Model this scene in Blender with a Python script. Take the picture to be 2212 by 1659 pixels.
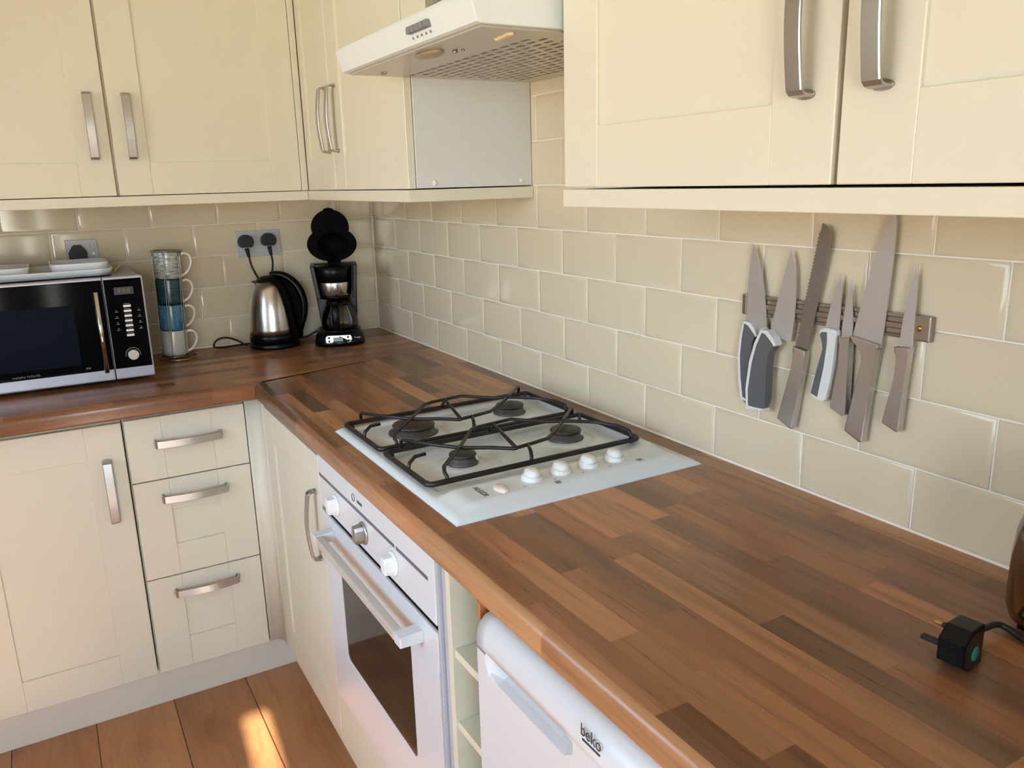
import bpy, bmesh, math, random
from mathutils import Vector, Matrix
random.seed(7)
PI = math.pi
D = bpy.data
SC = bpy.context.scene
COL = SC.collection
for _o in list(D.objects):
    D.objects.remove(_o)
H = 0.907            # worktop height above the floor; all coordinates below are relative to the worktop top

def srgb(r, g, b):
    f = lambda c: (c / 255 / 12.92) if c <= 10 else ((c / 255 + .055) / 1.055) ** 2.4
    return (f(r), f(g), f(b), 1)

# ------------------------------------------------------------------ camera
cam = D.cameras.new('camera')
cam.sensor_fit = 'HORIZONTAL'
cam.sensor_width = 36
cam.lens = 1743.8 / 2212 * 36
cam.clip_start = .02
co = D.objects.new('camera', cam)
COL.objects.link(co)
yaw, pit, rol = 1.0511, -0.2473, -0.0270
cy, sy, cp, sp, cr, sr = math.cos(yaw), math.sin(yaw), math.cos(pit), math.sin(pit), math.cos(rol), math.sin(rol)
fw = Vector((cp * cy, cp * sy, sp))
rt = Vector((sy, -cy, 0))
up = rt.cross(fw)
r2 = cr * rt + sr * up
u2 = -sr * rt + cr * up
m = Matrix((r2, u2, -fw)).transposed().to_4x4()
m.translation = Vector((-1.0436, -2.7985, 0.5139 + H))
co.matrix_world = m
SC.camera = co

# ------------------------------------------------------------------ view, world, daylight
SC.view_settings.view_transform = 'Standard'
SC.view_settings.look = 'None'
SC.view_settings.gamma = 1
SC.view_settings.use_curve_mapping = False
SC.view_settings.exposure = 0.07
try:
    SC.cycles.use_denoising = True
    SC.cycles.max_bounces = 10
    SC.cycles.diffuse_bounces = 5
    SC.cycles.sample_clamp_indirect = 8
    SC.cycles.caustics_reflective = False
    SC.cycles.caustics_refractive = False
except Exception:
    pass
W = D.worlds.new('world')
SC.world = W
W.use_nodes = True
_nt = W.node_tree
_bg = _nt.nodes['Background']
_tc = _nt.nodes.new('ShaderNodeTexCoord')
_sp = _nt.nodes.new('ShaderNodeSeparateXYZ')
_nt.links.new(_tc.outputs['Generated'], _sp.inputs[0])
_mr = _nt.nodes.new('ShaderNodeMapRange')
_mr.inputs['From Min'].default_value = -1
_mr.inputs['From Max'].default_value = 1
_nt.links.new(_sp.outputs[2], _mr.inputs['Value'])
_rp = _nt.nodes.new('ShaderNodeValToRGB')
_e = _rp.color_ramp.elements                      # sunlit ground and garden below the horizon, hazy sky above
_e[0].position, _e[0].color = 0.0, (.80, .73, .62, 1)
_e[1].position, _e[1].color = 1.0, (.54, .75, 1.12, 1)
for _p, _c in ((.46, (.80, .74, .64, 1)), (.52, (.68, .74, .76, 1)), (.60, (.57, .80, 1.13, 1))):
    _q = _e.new(_p)
    _q.color = _c
_nt.links.new(_mr.outputs[0], _rp.inputs[0])
_nt.links.new(_rp.outputs[0], _bg.inputs[0])
_mr2 = _nt.nodes.new('ShaderNodeMapRange')        # brighter towards the sun's side (-y)
_mr2.inputs['From Min'].default_value = .2
_mr2.inputs['From Max'].default_value = -.8
_mr2.inputs['To Min'].default_value = 7.8
_mr2.inputs['To Max'].default_value = 20.5
_nt.links.new(_sp.outputs[1], _mr2.inputs['Value'])
_nt.links.new(_mr2.outputs[0], _bg.inputs[1])

def portal(name, loc, rot, sx, sz):
    """tells the sampler where the window openings are; gives no light of its own"""
    l = D.lights.new(name, 'AREA')
    l.shape = 'RECTANGLE'
    l.size = sx
    l.size_y = sz
    l.cycles.is_portal = True
    o = D.objects.new(name, l)
    COL.objects.link(o)
    o.location = (loc[0], loc[1], loc[2] + H)
    o.rotation_euler = rot
    return o
portal('left_window_portal', (-2.53, -2.05, .625), (0, -PI / 2, 0), 1.05, 1.5)
portal('rear_door_portal', (-1.825, -4.43, .34), (PI / 2, 0, PI), .95, 1.4)
portal('sun_slit_portal', (-1.01, -4.43, .385), (PI / 2, 0, PI), .09, 1.47)
sun = D.lights.new('sun', 'SUN')
sun.energy = 30
sun.angle = .009
sun.color = (1, .94, .84)
so = D.objects.new('sun', sun)
COL.objects.link(so)
SUN_DIR = Vector((.28, 3.55, -1.885))
so.rotation_euler = SUN_DIR.to_track_quat('-Z', 'Y').to_euler()

# ------------------------------------------------------------------ materials
def mat(name, col, rough=.5, metal=0.0, bump=0.0, bscale=60, var=.03, vscale=6, coat=0, ior=None, aniso=None, trans=0, spec=None, stretch=(1, 1, 1)):
    m = D.materials.new(name)
    m.use_nodes = True
    nt = m.node_tree
    b = nt.nodes['Principled BSDF']
    b.inputs['Roughness'].default_value = rough
    b.inputs['Metallic'].default_value = metal
    b.inputs['Coat Weight'].default_value = coat
    b.inputs['Coat Roughness'].default_value = .12
    b.inputs['Transmission Weight'].default_value = trans
    if ior: b.inputs['IOR'].default_value = ior
    if spec is not None: b.inputs['Specular IOR Level'].default_value = spec
    tc = nt.nodes.new('ShaderNodeTexCoord')
    mp = nt.nodes.new('ShaderNodeMapping')
    mp.inputs['Scale'].default_value = stretch
    nt.links.new(tc.outputs['Object'], mp.inputs[0])
    n = nt.nodes.new('ShaderNodeTexNoise')
    n.inputs['Scale'].default_value = vscale
    n.inputs['Detail'].default_value = 3
    nt.links.new(mp.outputs[0], n.inputs['Vector'])
    mx = nt.nodes.new('ShaderNodeMix')
    mx.data_type = 'RGBA'
    mx.inputs[6].default_value = tuple(c * (1 - var) for c in col[:3]) + (1,)
    mx.inputs[7].default_value = tuple(min(1, c * (1 + var)) for c in col[:3]) + (1,)
    nt.links.new(n.outputs[0], mx.inputs[0])
    nt.links.new(mx.outputs[2], b.inputs['Base Color'])
    if bump:
        n2 = nt.nodes.new('ShaderNodeTexNoise')
        n2.inputs['Scale'].default_value = bscale
        n2.inputs['Detail'].default_value = 2
        nt.links.new(mp.outputs[0], n2.inputs['Vector'])
        bp = nt.nodes.new('ShaderNodeBump')
        bp.inputs['Strength'].default_value = bump
        bp.inputs['Distance'].default_value = .001
        nt.links.new(n2.outputs[0], bp.inputs['Height'])
        nt.links.new(bp.outputs[0], b.inputs['Normal'])
    return m

M = {}
M['cream'] = mat('cream_painted_door', srgb(212, 208, 187), .40, bump=.03, bscale=25, var=.012)
M['cream_carcass'] = mat('cream_carcass', srgb(209, 204, 178), .45, var=.015)
M['plinth'] = mat('plinth_cream', srgb(218, 208, 188), .5, var=.02)
M['white_board'] = mat('white_melamine', srgb(208, 210, 206), .4, var=.01)
M['tile'] = mat('cream_glazed_tile', srgb(220, 206, 176), .10, var=.02, vscale=1.6, bump=.05, bscale=9, coat=.0)
M['grout'] = mat('white_grout', srgb(242, 236, 222), .8, var=.03, vscale=40)
M['sealant'] = mat('white_sealant', srgb(240, 230, 216), .4, var=.02)
M['steel'] = mat('brushed_nickel', srgb(176, 168, 158), .30, 1, bump=.12, bscale=90, var=.05, stretch=(1, 1, 12))
M['steel_h'] = mat('satin_nickel', srgb(180, 177, 171), .34, 1, bump=.1, bscale=80, var=.05)
M['kettle_steel'] = mat('brushed_kettle_steel', srgb(192, 186, 178), .26, 1, bump=.10, bscale=60, var=.05, stretch=(1, 1, 20))
M['chrome'] = mat('polished_chrome', srgb(196, 190, 184), .12, 1, var=.03)
M['toaster_chrome'] = mat('polished_toaster_steel', srgb(150, 138, 126), .16, 1, var=.04)
M['wire'] = mat('dull_chrome_wire', srgb(160, 156, 150), .25, 1, var=.05)
M['copper_wire'] = mat('wire_base_ring', srgb(190, 150, 126), .2, 1, var=.05)
M['black'] = mat('black_plastic', srgb(9, 9, 11), .30, var=.1, spec=.22)
M['black_lid'] = mat('black_lid_plastic', srgb(4, 4, 6), .6, var=.1, spec=.05)
M['black_matt'] = mat('black_rubber', srgb(24, 23, 24), .55, var=.1)
M['black_gloss'] = mat('black_glass', srgb(4, 5, 9), .08, var=.1, spec=.10)
M['iron'] = mat('enamelled_black_steel', srgb(24, 22, 21), .38, bump=.2, bscale=200, var=.2)
M['burner'] = mat('grey_burner_alloy', srgb(96, 93, 92), .45, .7, bump=.15, bscale=150, var=.15, vscale=30)
M['burner_cap'] = mat('dark_burner_cap', srgb(62, 55, 48), .42, .2, bump=.1, bscale=120, var=.2, vscale=30)
M['enamel'] = mat('white_enamel', srgb(214, 222, 222), .16, var=.01)
M['white_plastic'] = mat('white_plastic', srgb(224, 224, 218), .25, var=.01)
M['cream_plastic'] = mat('cream_button_plastic', srgb(228, 214, 196), .3, var=.01)
M['hood_white'] = mat('hood_white', srgb(214, 222, 220), .22, var=.01)
M['hood_under'] = mat('hood_underside_shaded', srgb(178, 174, 160), .20, var=.02)  # white plastic greyed: shade below the hood is in the colour
M['lamp_cover'] = mat('shaded_lamp_cover', srgb(150, 138, 110), .35, var=.05)  # brown tone has the shadow on the cover painted in
M['slot'] = mat('grille_slot', srgb(104, 100, 90), .6, var=.05)
M['oven_white'] = mat('oven_white_enamel', srgb(206, 208, 208), .20, var=.01)
M['oven_trim'] = mat('oven_side_trim', srgb(186, 190, 194), .3, .3, var=.02)
M['oven_glass'] = mat('smoked_oven_glass', srgb(34, 28, 24), .07, var=.1)
M['handle_beige'] = mat('oven_handle_bar', srgb(196, 190, 178), .35, .25, var=.02)
M['grey_strip'] = mat('grey_print', srgb(92, 92, 96), .4, var=.02)
M['fridge'] = mat('fridge_white', srgb(203, 204, 202), .32, bump=.05, bscale=300, var=.008)
M['print_dark'] = mat('dark_print', srgb(46, 52, 56), .5, var=.02)
M['print_grey'] = mat('faint_grey_print', srgb(120, 122, 124), .5, var=.02)
M['mw_silver'] = mat('microwave_silver', srgb(176, 178, 190), .32, .35, var=.02)
M['mw_case'] = mat('microwave_case_steel', srgb(150, 146, 136), .3, .8, var=.05)
M['mw_mesh'] = mat('microwave_window', srgb(11, 20, 32), .35, var=.5, vscale=5, bump=.1, bscale=40, stretch=(60, 1, .3), spec=.03)
M['display'] = mat('display_grey', srgb(46, 46, 46), .3, var=.1)
M['lcd'] = mat('lcd_grey', srgb(128, 132, 122), .3, var=.05)
M['button_white'] = mat('button_white', srgb(226, 226, 226), .35, var=.01)
M['socket'] = mat('socket_plate', srgb(186, 188, 192), .3, var=.02)
M['mug_white'] = mat('mug_white_glaze', srgb(236, 228, 214), .18, var=.04, vscale=30)
M['mug_pale'] = mat('mug_pale_grey_glaze', srgb(190, 188, 178), .18, var=.06, vscale=40)
M['blade'] = mat('knife_blade_steel', srgb(200, 194, 190), .34, .6, bump=.06, bscale=60, var=.10, vscale=14, stretch=(1, 1, .6))
M['blade_dark'] = mat('bread_knife_steel', srgb(140, 130, 122), .40, .7, bump=.08, bscale=90, var=.08, vscale=14)
M['knife_handle'] = mat('satin_knife_handle', srgb(196, 191, 188), .26, .88, bump=.15, bscale=60, var=.08, vscale=30, stretch=(1, 1, .15))
M['grip'] = mat('grey_rubber_grip', srgb(92, 94, 96), .42, var=.04)
M['grip_white'] = mat('white_grip_edge', srgb(218, 220, 216), .35, var=.01)
M['rack'] = mat('magnet_rack_metal', srgb(160, 150, 138), .34, .9, bump=.15, bscale=40, var=.12, vscale=20, stretch=(1, .2, 1))
M['brass'] = mat('brass', srgb(190, 150, 84), .3, 1, var=.05)
M['green'] = mat('green_sticker', srgb(40, 120, 100), .4, var=.05)
M['glass_white'] = mat('white_dish', srgb(224, 230, 236), .16, var=.01)
M['wall_paint'] = mat('wall_paint', srgb(226, 220, 204), .8, var=.01)
M['ceiling_paint'] = mat('ceiling_paint', srgb(240, 238, 230), .85, var=.01)
M['pvc'] = mat('white_pvc_frame', srgb(232, 234, 234), .3, var=.01)
M['pine'] = mat('pine_batten', srgb(176, 112, 70), .5, var=.25, vscale=30, stretch=(1, 1, .1))
M['chip'] = mat('yellowed_sticky_residue', srgb(226, 212, 164), .5, var=.08, vscale=60)

def clear_glass(name, tint=(.95, .95, .95, 1), mixw=.72):
    m = D.materials.new(name)
    m.use_nodes = True
    nt = m.node_tree
    nt.nodes.clear()
    out = nt.nodes.new('ShaderNodeOutputMaterial')
    tr = nt.nodes.new('ShaderNodeBsdfTransparent')
    tr.inputs[0].default_value = tint
    gl = nt.nodes.new('ShaderNodeBsdfGlossy')
    gl.inputs['Roughness'].default_value = .04
    fr = nt.nodes.new('ShaderNodeFresnel')
    fr.inputs[0].default_value = 1.5
    n = nt.nodes.new('ShaderNodeTexNoise')
    n.inputs['Scale'].default_value = 5
    ad = nt.nodes.new('ShaderNodeMath')
    ad.operation = 'MULTIPLY_ADD'
    ad.inputs[1].default_value = .04
    nt.links.new(n.outputs[0], ad.inputs[0])
    nt.links.new(fr.outputs[0], ad.inputs[2])
    mx = nt.nodes.new('ShaderNodeMixShader')
    nt.links.new(ad.outputs[0], mx.inputs[0])
    nt.links.new(tr.outputs[0], mx.inputs[1])
    nt.links.new(gl.outputs[0], mx.inputs[2])
    nt.links.new(mx.outputs[0], out.inputs[0])
    return m
M['glass'] = clear_glass('clear_glass', (.86, .86, .85, 1))
M['pane'] = clear_glass('window_glass', (.97, .98, .98, 1))

class NT:
    """tiny helper to write node maths"""
    def __init__(s, name):
        s.m = D.materials.new(name)
        s.m.use_nodes = True
        s.nt = s.m.node_tree
        s.b = s.nt.nodes['Principled BSDF']
    def n(s, t): return s.nt.nodes.new(t)
    def l(s, a, b): s.nt.links.new(a, b)
    def put(s, sock, v):
        if hasattr(v, 'links'): s.l(v, sock)
        else: sock.default_value = v
    def math(s, op, a, b=0.0, c=0.0):
        k = s.n('ShaderNodeMath')
        k.operation = op
        s.put(k.inputs[0], a); s.put(k.inputs[1], b); s.put(k.inputs[2], c)
        return k.outputs[0]
    def comb(s, x, y, z):
        k = s.n('ShaderNodeCombineXYZ')
        s.put(k.inputs[0], x); s.put(k.inputs[1], y); s.put(k.inputs[2], z)
        return k.outputs[0]
    def noise(s, vec, scale, detail=2, rough=.5, dist=0):
        k = s.n('ShaderNodeTexNoise')
        s.l(vec, k.inputs['Vector'])
        k.inputs['Scale'].default_value = scale
        k.inputs['Detail'].default_value = detail
        k.inputs['Roughness'].default_value = rough
        k.inputs['Distortion'].default_value = dist
        return k.outputs[0]
    def white(s, vec):
        k = s.n('ShaderNodeTexWhiteNoise')
        k.noise_dimensions = '3D'
        s.l(vec, k.inputs['Vector'])
        return k.outputs['Value'], k.outputs['Color']
    def ramp(s, fac, stops):
        k = s.n('ShaderNodeValToRGB')
        e = k.color_ramp.elements
        e[0].position, e[0].color = stops[0]
        e[1].position, e[1].color = stops[-1]
        for p, c in stops[1:-1]:
            q = e.new(p)
            q.color = c
        s.put(k.inputs[0], fac)
        return k.outputs[0]
    def mix(s, fac, a, b, mode='MIX'):
        k = s.n('ShaderNodeMix')
        k.data_type = 'RGBA'
        k.blend_type = mode
        s.put(k.inputs[0], fac); s.put(k.inputs[6], a); s.put(k.inputs[7], b)
        return k.outputs[2]
    def bump(s, h, st, dist=.001):
        k = s.n('ShaderNodeBump')
        k.inputs['Strength'].default_value = st
        k.inputs['Distance'].default_value = dist
        s.l(h, k.inputs['Height'])
        s.l(k.outputs[0], s.b.inputs['Normal'])

def stave_wood():
    t = NT('walnut_block_worktop')
    uv = t.n('ShaderNodeUVMap')
    sep = t.n('ShaderNodeSeparateXYZ')
    t.l(uv.outputs[0], sep.inputs[0])
    u, v = sep.outputs[0], sep.outputs[1]
    row = t.math('FLOOR', t.math('DIVIDE', v, .042))
    r1, _ = t.white(t.comb(row, 3.7, 1.3))
    r1b, _ = t.white(t.comb(row, 9.1, 4.3))
    L = t.math('MULTIPLY_ADD', r1b, .15, .20)
    uu = t.math('DIVIDE', t.math('MULTIPLY_ADD', r1, .9, u), L)
    idx = t.math('FLOOR', uu)
    a, _c = t.white(t.comb(row, idx, 2.2))
    b2, _c = t.white(t.comb(row, idx, 7.9))
    wob = t.noise(t.comb(t.math('MULTIPLY', u, 3), t.math('MULTIPLY_ADD', row, 5.0, t.math('MULTIPLY', v, 9)), t.math('MULTIPLY', b2, 40)), 1, 3)
    vv = t.math('MULTIPLY_ADD', wob, .035, v)
    fine = t.noise(t.comb(t.math('MULTIPLY', u, 7), t.math('MULTIPLY', vv, 210), t.math('MULTIPLY', a, 90)), 1, 4, .6)
    broad = t.noise(t.comb(t.math('MULTIPLY', u, 3.2), t.math('MULTIPLY', vv, 46), t.math('MULTIPLY', b2, 70)), 1, 3, .55)
    base = t.ramp(a, [(0, srgb(102, 73, 52)), (.2, srgb(130, 93, 65)), (.5, srgb(153, 109, 75)), (.78, srgb(167, 120, 82)), (1, srgb(188, 140, 97))])
    tint = t.ramp(b2, [(0, srgb(255, 236, 222)), (.5, srgb(250, 246, 240)), (1, srgb(238, 240, 236))])
    base = t.mix(1.0, base, tint, 'MULTIPLY')
    g1 = t.ramp(broad, [(.30, (.66, .63, .60, 1)), (.52, (1, 1, 1, 1)), (.75, (1.12, 1.10, 1.06, 1))])
    g2 = t.ramp(fine, [(.30, (.87, .86, .85, 1)), (.55, (1, 1, 1, 1)), (.8, (1.06, 1.05, 1.03, 1))])
    c = t.mix(1.0, t.mix(1.0, base, g1, 'MULTIPLY'), g2, 'MULTIPLY')
    t.l(c, t.b.inputs['Base Color'])
    t.put(t.b.inputs['Roughness'], t.math('MULTIPLY_ADD', fine, .10, .24))
    t.bump(fine, .06)
    return t.m
M['worktop'] = stave_wood()

def floor_wood():
    t = NT('oak_plank_floor')
    tc = t.n('ShaderNodeTexCoord')
    sep = t.n('ShaderNodeSeparateXYZ')
    t.l(tc.outputs['Object'], sep.inputs[0])
    x, y = sep.outputs[0], sep.outputs[1]
    p = t.math('DIVIDE', t.math('ADD', x, 5.033), .2)
    row = t.math('FLOOR', p)
    fr = t.math('FRACT', p)
    a, _c = t.white(t.comb(row, 1.1, 2.2))
    knot = t.noise(t.comb(t.math('MULTIPLY_ADD', row, 3.1, t.math('MULTIPLY', x, 6)), t.math('MULTIPLY', y, 2.1), 0.0), 1, 3, .5, .8)
    vv = t.math('MULTIPLY_ADD', knot, .16, x)
    fine = t.noise(t.comb(t.math('MULTIPLY', vv, 95), t.math('MULTIPLY', y, 3.5), t.math('MULTIPLY', a, 30)), 1, 4, .6)
    base = t.ramp(a, [(0, srgb(166, 116, 76)), (.5, srgb(178, 127, 84)), (1, srgb(186, 137, 94))])
    g = t.ramp(fine, [(.28, (.80, .76, .72, 1)), (.55, (1, 1, 1, 1)), (.8, (1.08, 1.07, 1.05, 1))])
    kn = t.ramp(knot, [(.25, (1.06, 1.05, 1.04, 1)), (.52, (1, 1, 1, 1)), (.70, (.76, .68, .60, 1))])
    c = t.mix(1.0, t.mix(1.0, base, g, 'MULTIPLY'), kn, 'MULTIPLY')
    edge = t.math('MINIMUM', fr, t.math('SUBTRACT', 1.0, fr))
    gap = t.math('LESS_THAN', edge, .008)
    c = t.mix(gap, c, srgb(78, 48, 28))
    t.l(c, t.b.inputs['Base Color'])
    t.b.inputs['Roughness'].default_value = .38
    t.bump(t.math('MULTIPLY_ADD', gap, -3.0, fine), .15)
    return t.m
M['floor'] = floor_wood()

def painted_mug(name, cols, sx, sz, contrast=.5):
    t = NT(name)
    tc = t.n('ShaderNodeTexCoord')
    mp = t.n('ShaderNodeMapping')
    mp.inputs['Scale'].default_value = (sx, sx, sz)
    t.l(tc.outputs['Object'], mp.inputs[0])
    f = t.noise(mp.outputs[0], 1, 4, .6)
    c = t.ramp(f, [(.5 - .2 * contrast, cols[0]), (.5, cols[1]), (.5 + .2 * contrast, cols[2])])
    t.l(c, t.b.inputs['Base Color'])
    t.b.inputs['Roughness'].default_value = .22
    return t.m
M['mug_stroke'] = painted_mug('mug_grey_brushstroke_glaze', [srgb(92, 108, 110), srgb(166, 172, 166), srgb(216, 216, 206)], 60, 220, .9)
M['mug_teal'] = painted_mug('mug_dark_teal_glaze', [srgb(18, 46, 54), srgb(34, 66, 74), srgb(46, 78, 86)], 20, 260, 1)
M['mug_blue'] = painted_mug('mug_blue_glaze', [srgb(46, 92, 122), srgb(72, 120, 148), srgb(96, 144, 168)], 220, 20, 1)

# ------------------------------------------------------------------ mesh builder
class B:
    def __init__(s, M=None, smooth=False):
        s.bm = bmesh.new()
        s.M = M
        s.smooth = smooth
        s.uv = None
    def v(s, p):
        p = Vector(p)
        return s.bm.verts.new(s.M @ p if s.M else p)
    def face(s, vs, mi=0, sm=None):
        try:
            f = s.bm.faces.new(vs)
        except ValueError:
            return None
        f.material_index = mi
        f.smooth = s.smooth if sm is None else sm
        return f
    def _bevel(s, geom_faces, w, seg=2):
        es = list({e for f in geom_faces for e in f.edges})
        bmesh.ops.bevel(s.bm, geom=es, offset=w, segments=seg, affect='EDGES', profile=.6, clamp_overlap=True)
    def box(s, x0, x1, y0, y1, z0, z1, bev=0, mi=0, seg=2):
        x0, x1 = min(x0, x1), max(x0, x1); y0, y1 = min(y0, y1), max(y0, y1); z0, z1 = min(z0, z1), max(z0, z1)
        p = [(x0, y0, z0), (x1, y0, z0), (x1, y1, z0), (x0, y1, z0), (x0, y0, z1), (x1, y0, z1), (x1, y1, z1), (x0, y1, z1)]
        vs = [s.v(q) for q in p]
        fs = [s.face([vs[i] for i in q], mi) for q in ((0, 3, 2, 1), (4, 5, 6, 7), (0, 1, 5, 4), (1, 2, 6, 5), (2, 3, 7, 6), (3, 0, 4, 7))]
        if bev:
            s._bevel(fs, bev, seg)
        return s
    def prism(s, poly, f0, f1, bev=0, mi=0, seg=2):
        """poly: 2D points; f0/f1: functions 2D -> 3D for the two faces"""
        a = [s.v(f0(*p)) for p in poly]
        b = [s.v(f1(*p)) for p in poly]
        fs = [s.face(a[::-1], mi), s.face(b, mi)]
        n = len(poly)
        for i in range(n):
            fs.append(s.face([a[i], a[(i + 1) % n], b[(i + 1) % n], b[i]], mi))
        fs = [f for f in fs if f]
        if bev:
            es = list({e for f in fs[:2] for e in f.edges})
            bmesh.ops.bevel(s.bm, geom=es, offset=bev, segments=seg, affect='EDGES', profile=.6, clamp_overlap=True)
        return s
    def ring(s, c, ax, r, seg=16, rx=None):
        ax = Vector(ax).normalized()
        t = Vector((0, 0, 1)) if abs(ax.z) < .9 else Vector((1, 0, 0))
        u = ax.cross(t).normalized(); w = ax.cross(u)
        c = Vector(c)
        return [s.v(c + r * math.cos(2 * PI * i / seg) * u + (rx or r) * math.sin(2 * PI * i / seg) * w) for i in range(seg)]
    def bridge(s, a, b, mi=0, sm=True):
        n = len(a)
        for i in range(n):
            s.face([a[i], a[(i + 1) % n], b[(i + 1) % n], b[i]], mi, sm)
    def cyl(s, p0, p1, r0, r1=None, seg=24, mi=0, cap=True):
        r1 = r0 if r1 is None else r1
        ax = Vector(p1) - Vector(p0)
        a = s.ring(p0, ax, r0, seg); b = s.ring(p1, ax, r1, seg)
        s.bridge(a, b, mi)
        if cap:
            s.face(a[::-1], mi, False); s.face(b, mi, False)
        return s
    def lathe(s, c, prof, seg=40, mi=0, ax=(0, 0, 1), sx=1, sm=True, cap0=True, cap1=True):
        """profile [(r, h)] turned round an axis through c"""
        c = Vector(c); ax = Vector(ax).normalized()
        rings = [s.ring(c + ax * h, ax, max(r, 1e-5), seg, max(r, 1e-5) * sx) for r, h in prof]
        for a, b in zip(rings, rings[1:]):
            s.bridge(a, b, mi, sm)
        if cap0: s.face(rings[0][::-1], mi, False)
        if cap1: s.face(rings[-1], mi, False)
        return s
    def tube(s, pts, r, seg=10, closed=False, mi=0, sub=0, rad=None, flat=1.0):
        pts = [Vector(p) for p in pts]
        if sub:
            pts = catmull(pts, sub, closed)
        n = len(pts)
        rings = []
        ref = None
        for i, p in enumerate(pts):
            if closed: t = (pts[(i + 1) % n] - pts[i - 1])
            else: t = pts[min(i + 1, n - 1)] - pts[max(i - 1, 0)]
            t.normalize()
            if ref is None:
                ref = Vector((0, 0, 1)) if abs(t.z) < .9 else Vector((1, 0, 0))
            w = t.cross(ref)
            if w.length < 1e-4: w = t.cross(Vector((.3, .8, .5)))
            w.normalize(); q = w.cross(t); ref = q
            rr = rad(i / max(1, n - 1)) if rad else r
            rings.append([s.v(p + rr * (math.cos(2 * PI * k / seg) * w * flat + math.sin(2 * PI * k / seg) * q)) for k in range(seg)])
        for i in range(n - 1): s.bridge(rings[i], rings[i + 1], mi)
        if closed: s.bridge(rings[-1], rings[0], mi)
        else:
            s.face(rings[0][::-1], mi, False); s.face(rings[-1], mi, False)
        return s
    def strip(s, pts, wdir, wid, th, mi=0):
        """flat bar of rectangular section swept along pts; wdir: its width direction"""
        pts = [Vector(p) for p in pts]; wd = Vector(wdir).normalized(); n = len(pts)
        R = []
        for i, p in enumerate(pts):
            t = (pts[min(i + 1, n - 1)] - pts[max(i - 1, 0)]).normalized()
            q = wd.cross(t).normalized()
            c = .0012
            R.append([s.v(p + a * wd + b * q) for a, b in ((wid / 2 - c, th / 2), (wid / 2, th / 2 - c), (wid / 2, -th / 2 + c), (wid / 2 - c, -th / 2), (-wid / 2 + c, -th / 2), (-wid / 2, -th / 2 + c), (-wid / 2, th / 2 - c), (-wid / 2 + c, th / 2))])
        for i in range(n - 1): s.bridge(R[i], R[i + 1], mi, False)
        s.face(R[0][::-1], mi, False); s.face(R[-1], mi, False)
        return s
    def obj(s, name, mats, parent=None, autosmooth=True):
        bmesh.ops.remove_doubles(s.bm, verts=s.bm.verts, dist=1e-6)
        bmesh.ops.recalc_face_normals(s.bm, faces=s.bm.faces)
        # origin: parent's world origin, or the middle of the base
        if parent is not None:
            org = Vector(parent['_org'])
        else:
            xs = [v.co for v in s.bm.verts]
            lo = Vector([min(c[i] for c in xs) for i in range(3)]); hi = Vector([max(c[i] for c in xs) for i in range(3)])
            org = Vector(((lo.x + hi.x) / 2, (lo.y + hi.y) / 2, lo.z))
        for v in s.bm.verts: v.co -= org
        me = D.meshes.new(name)
        s.bm.to_mesh(me); s.bm.free()
        mats = mats if isinstance(mats, (list, tuple)) else [mats]
        for k in mats: me.materials.append(M[k])
        o = D.objects.new(name, me)
        COL.objects.link(o)
        o['_org'] = tuple(org)
        if parent is not None: o.parent = parent
        else: o.location = (org.x, org.y, org.z + H)
        return o

def catmull(p, sub, closed=False):
    n = len(p); out = []
    rng = range(n) if closed else range(n - 1)
    for i in rng:
        if closed: a, b, c, d = p[i - 1], p[i], p[(i + 1) % n], p[(i + 2) % n]
        else: a, b, c, d = p[max(i - 1, 0)], p[i], p[i + 1], p[min(i + 2, n - 1)]
        for k in range(sub):
            t = k / sub
            out.append(.5 * ((2 * b) + (c - a) * t + (2 * a - 5 * b + 4 * c - d) * t * t + (3 * b - a - 3 * c + d) * t ** 3))
    if not closed: out.append(p[-1])
    return out

def thing(name, label, cat, loc, group=None):
    o = D.objects.new(name, None)
    COL.objects.link(o)
    o.empty_display_size = .05
    o.location = (loc[0], loc[1], loc[2] + H)
    o['_org'] = tuple(loc)
    o['label'] = label; o['category'] = cat
    if group: o['group'] = group
    return o
def tag(o, label, cat, group=None):
    o['label'] = label; o['category'] = cat
    if group: o['group'] = group
    return o
def struct(o):
    o['kind'] = 'structure'
    return o
def text(name, body, size, origin, right, upv, matname, parent, extr=.0002, squeeze=1.0, italic=0):
    c = D.curves.new(name, 'FONT')
    c.body = body; c.size = size; c.extrude = extr; c.shear = italic
    c.align_x = 'CENTER'; c.align_y = 'CENTER'
    t = D.objects.new(name + '_tmp', c)
    COL.objects.link(t)
    dg = bpy.context.evaluated_depsgraph_get()
    me = D.meshes.new_from_object(t.evaluated_get(dg))
    D.objects.remove(t); D.curves.remove(c)
    r = Vector(right).normalized(); u = Vector(upv).normalized(); n = r.cross(u)
    org = Vector(parent['_org'])
    for v in me.vertices:
        v.co = Vector(origin) + r * v.co.x * squeeze + u * v.co.y + n * v.co.z - org
    me.name = name
    me.materials.clear(); me.materials.append(M[matname])
    o = D.objects.new(name, me)
    COL.objects.link(o)
    o.parent = parent
    return o

# ------------------------------------------------------------------ room shell
XL, YF, ZC = -2.55, -4.45, 1.50          # left wall, wall behind the camera, ceiling (relative to the worktop)
b = B(); b.box(XL, .02, YF, .02, -H - .05, -H)
o = struct(b.obj('floor', 'floor'))
b = B(); b.box(XL - .1, .1, YF - .1, .1, ZC, ZC + .06); struct(b.obj('ceiling', 'ceiling_paint'))

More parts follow.
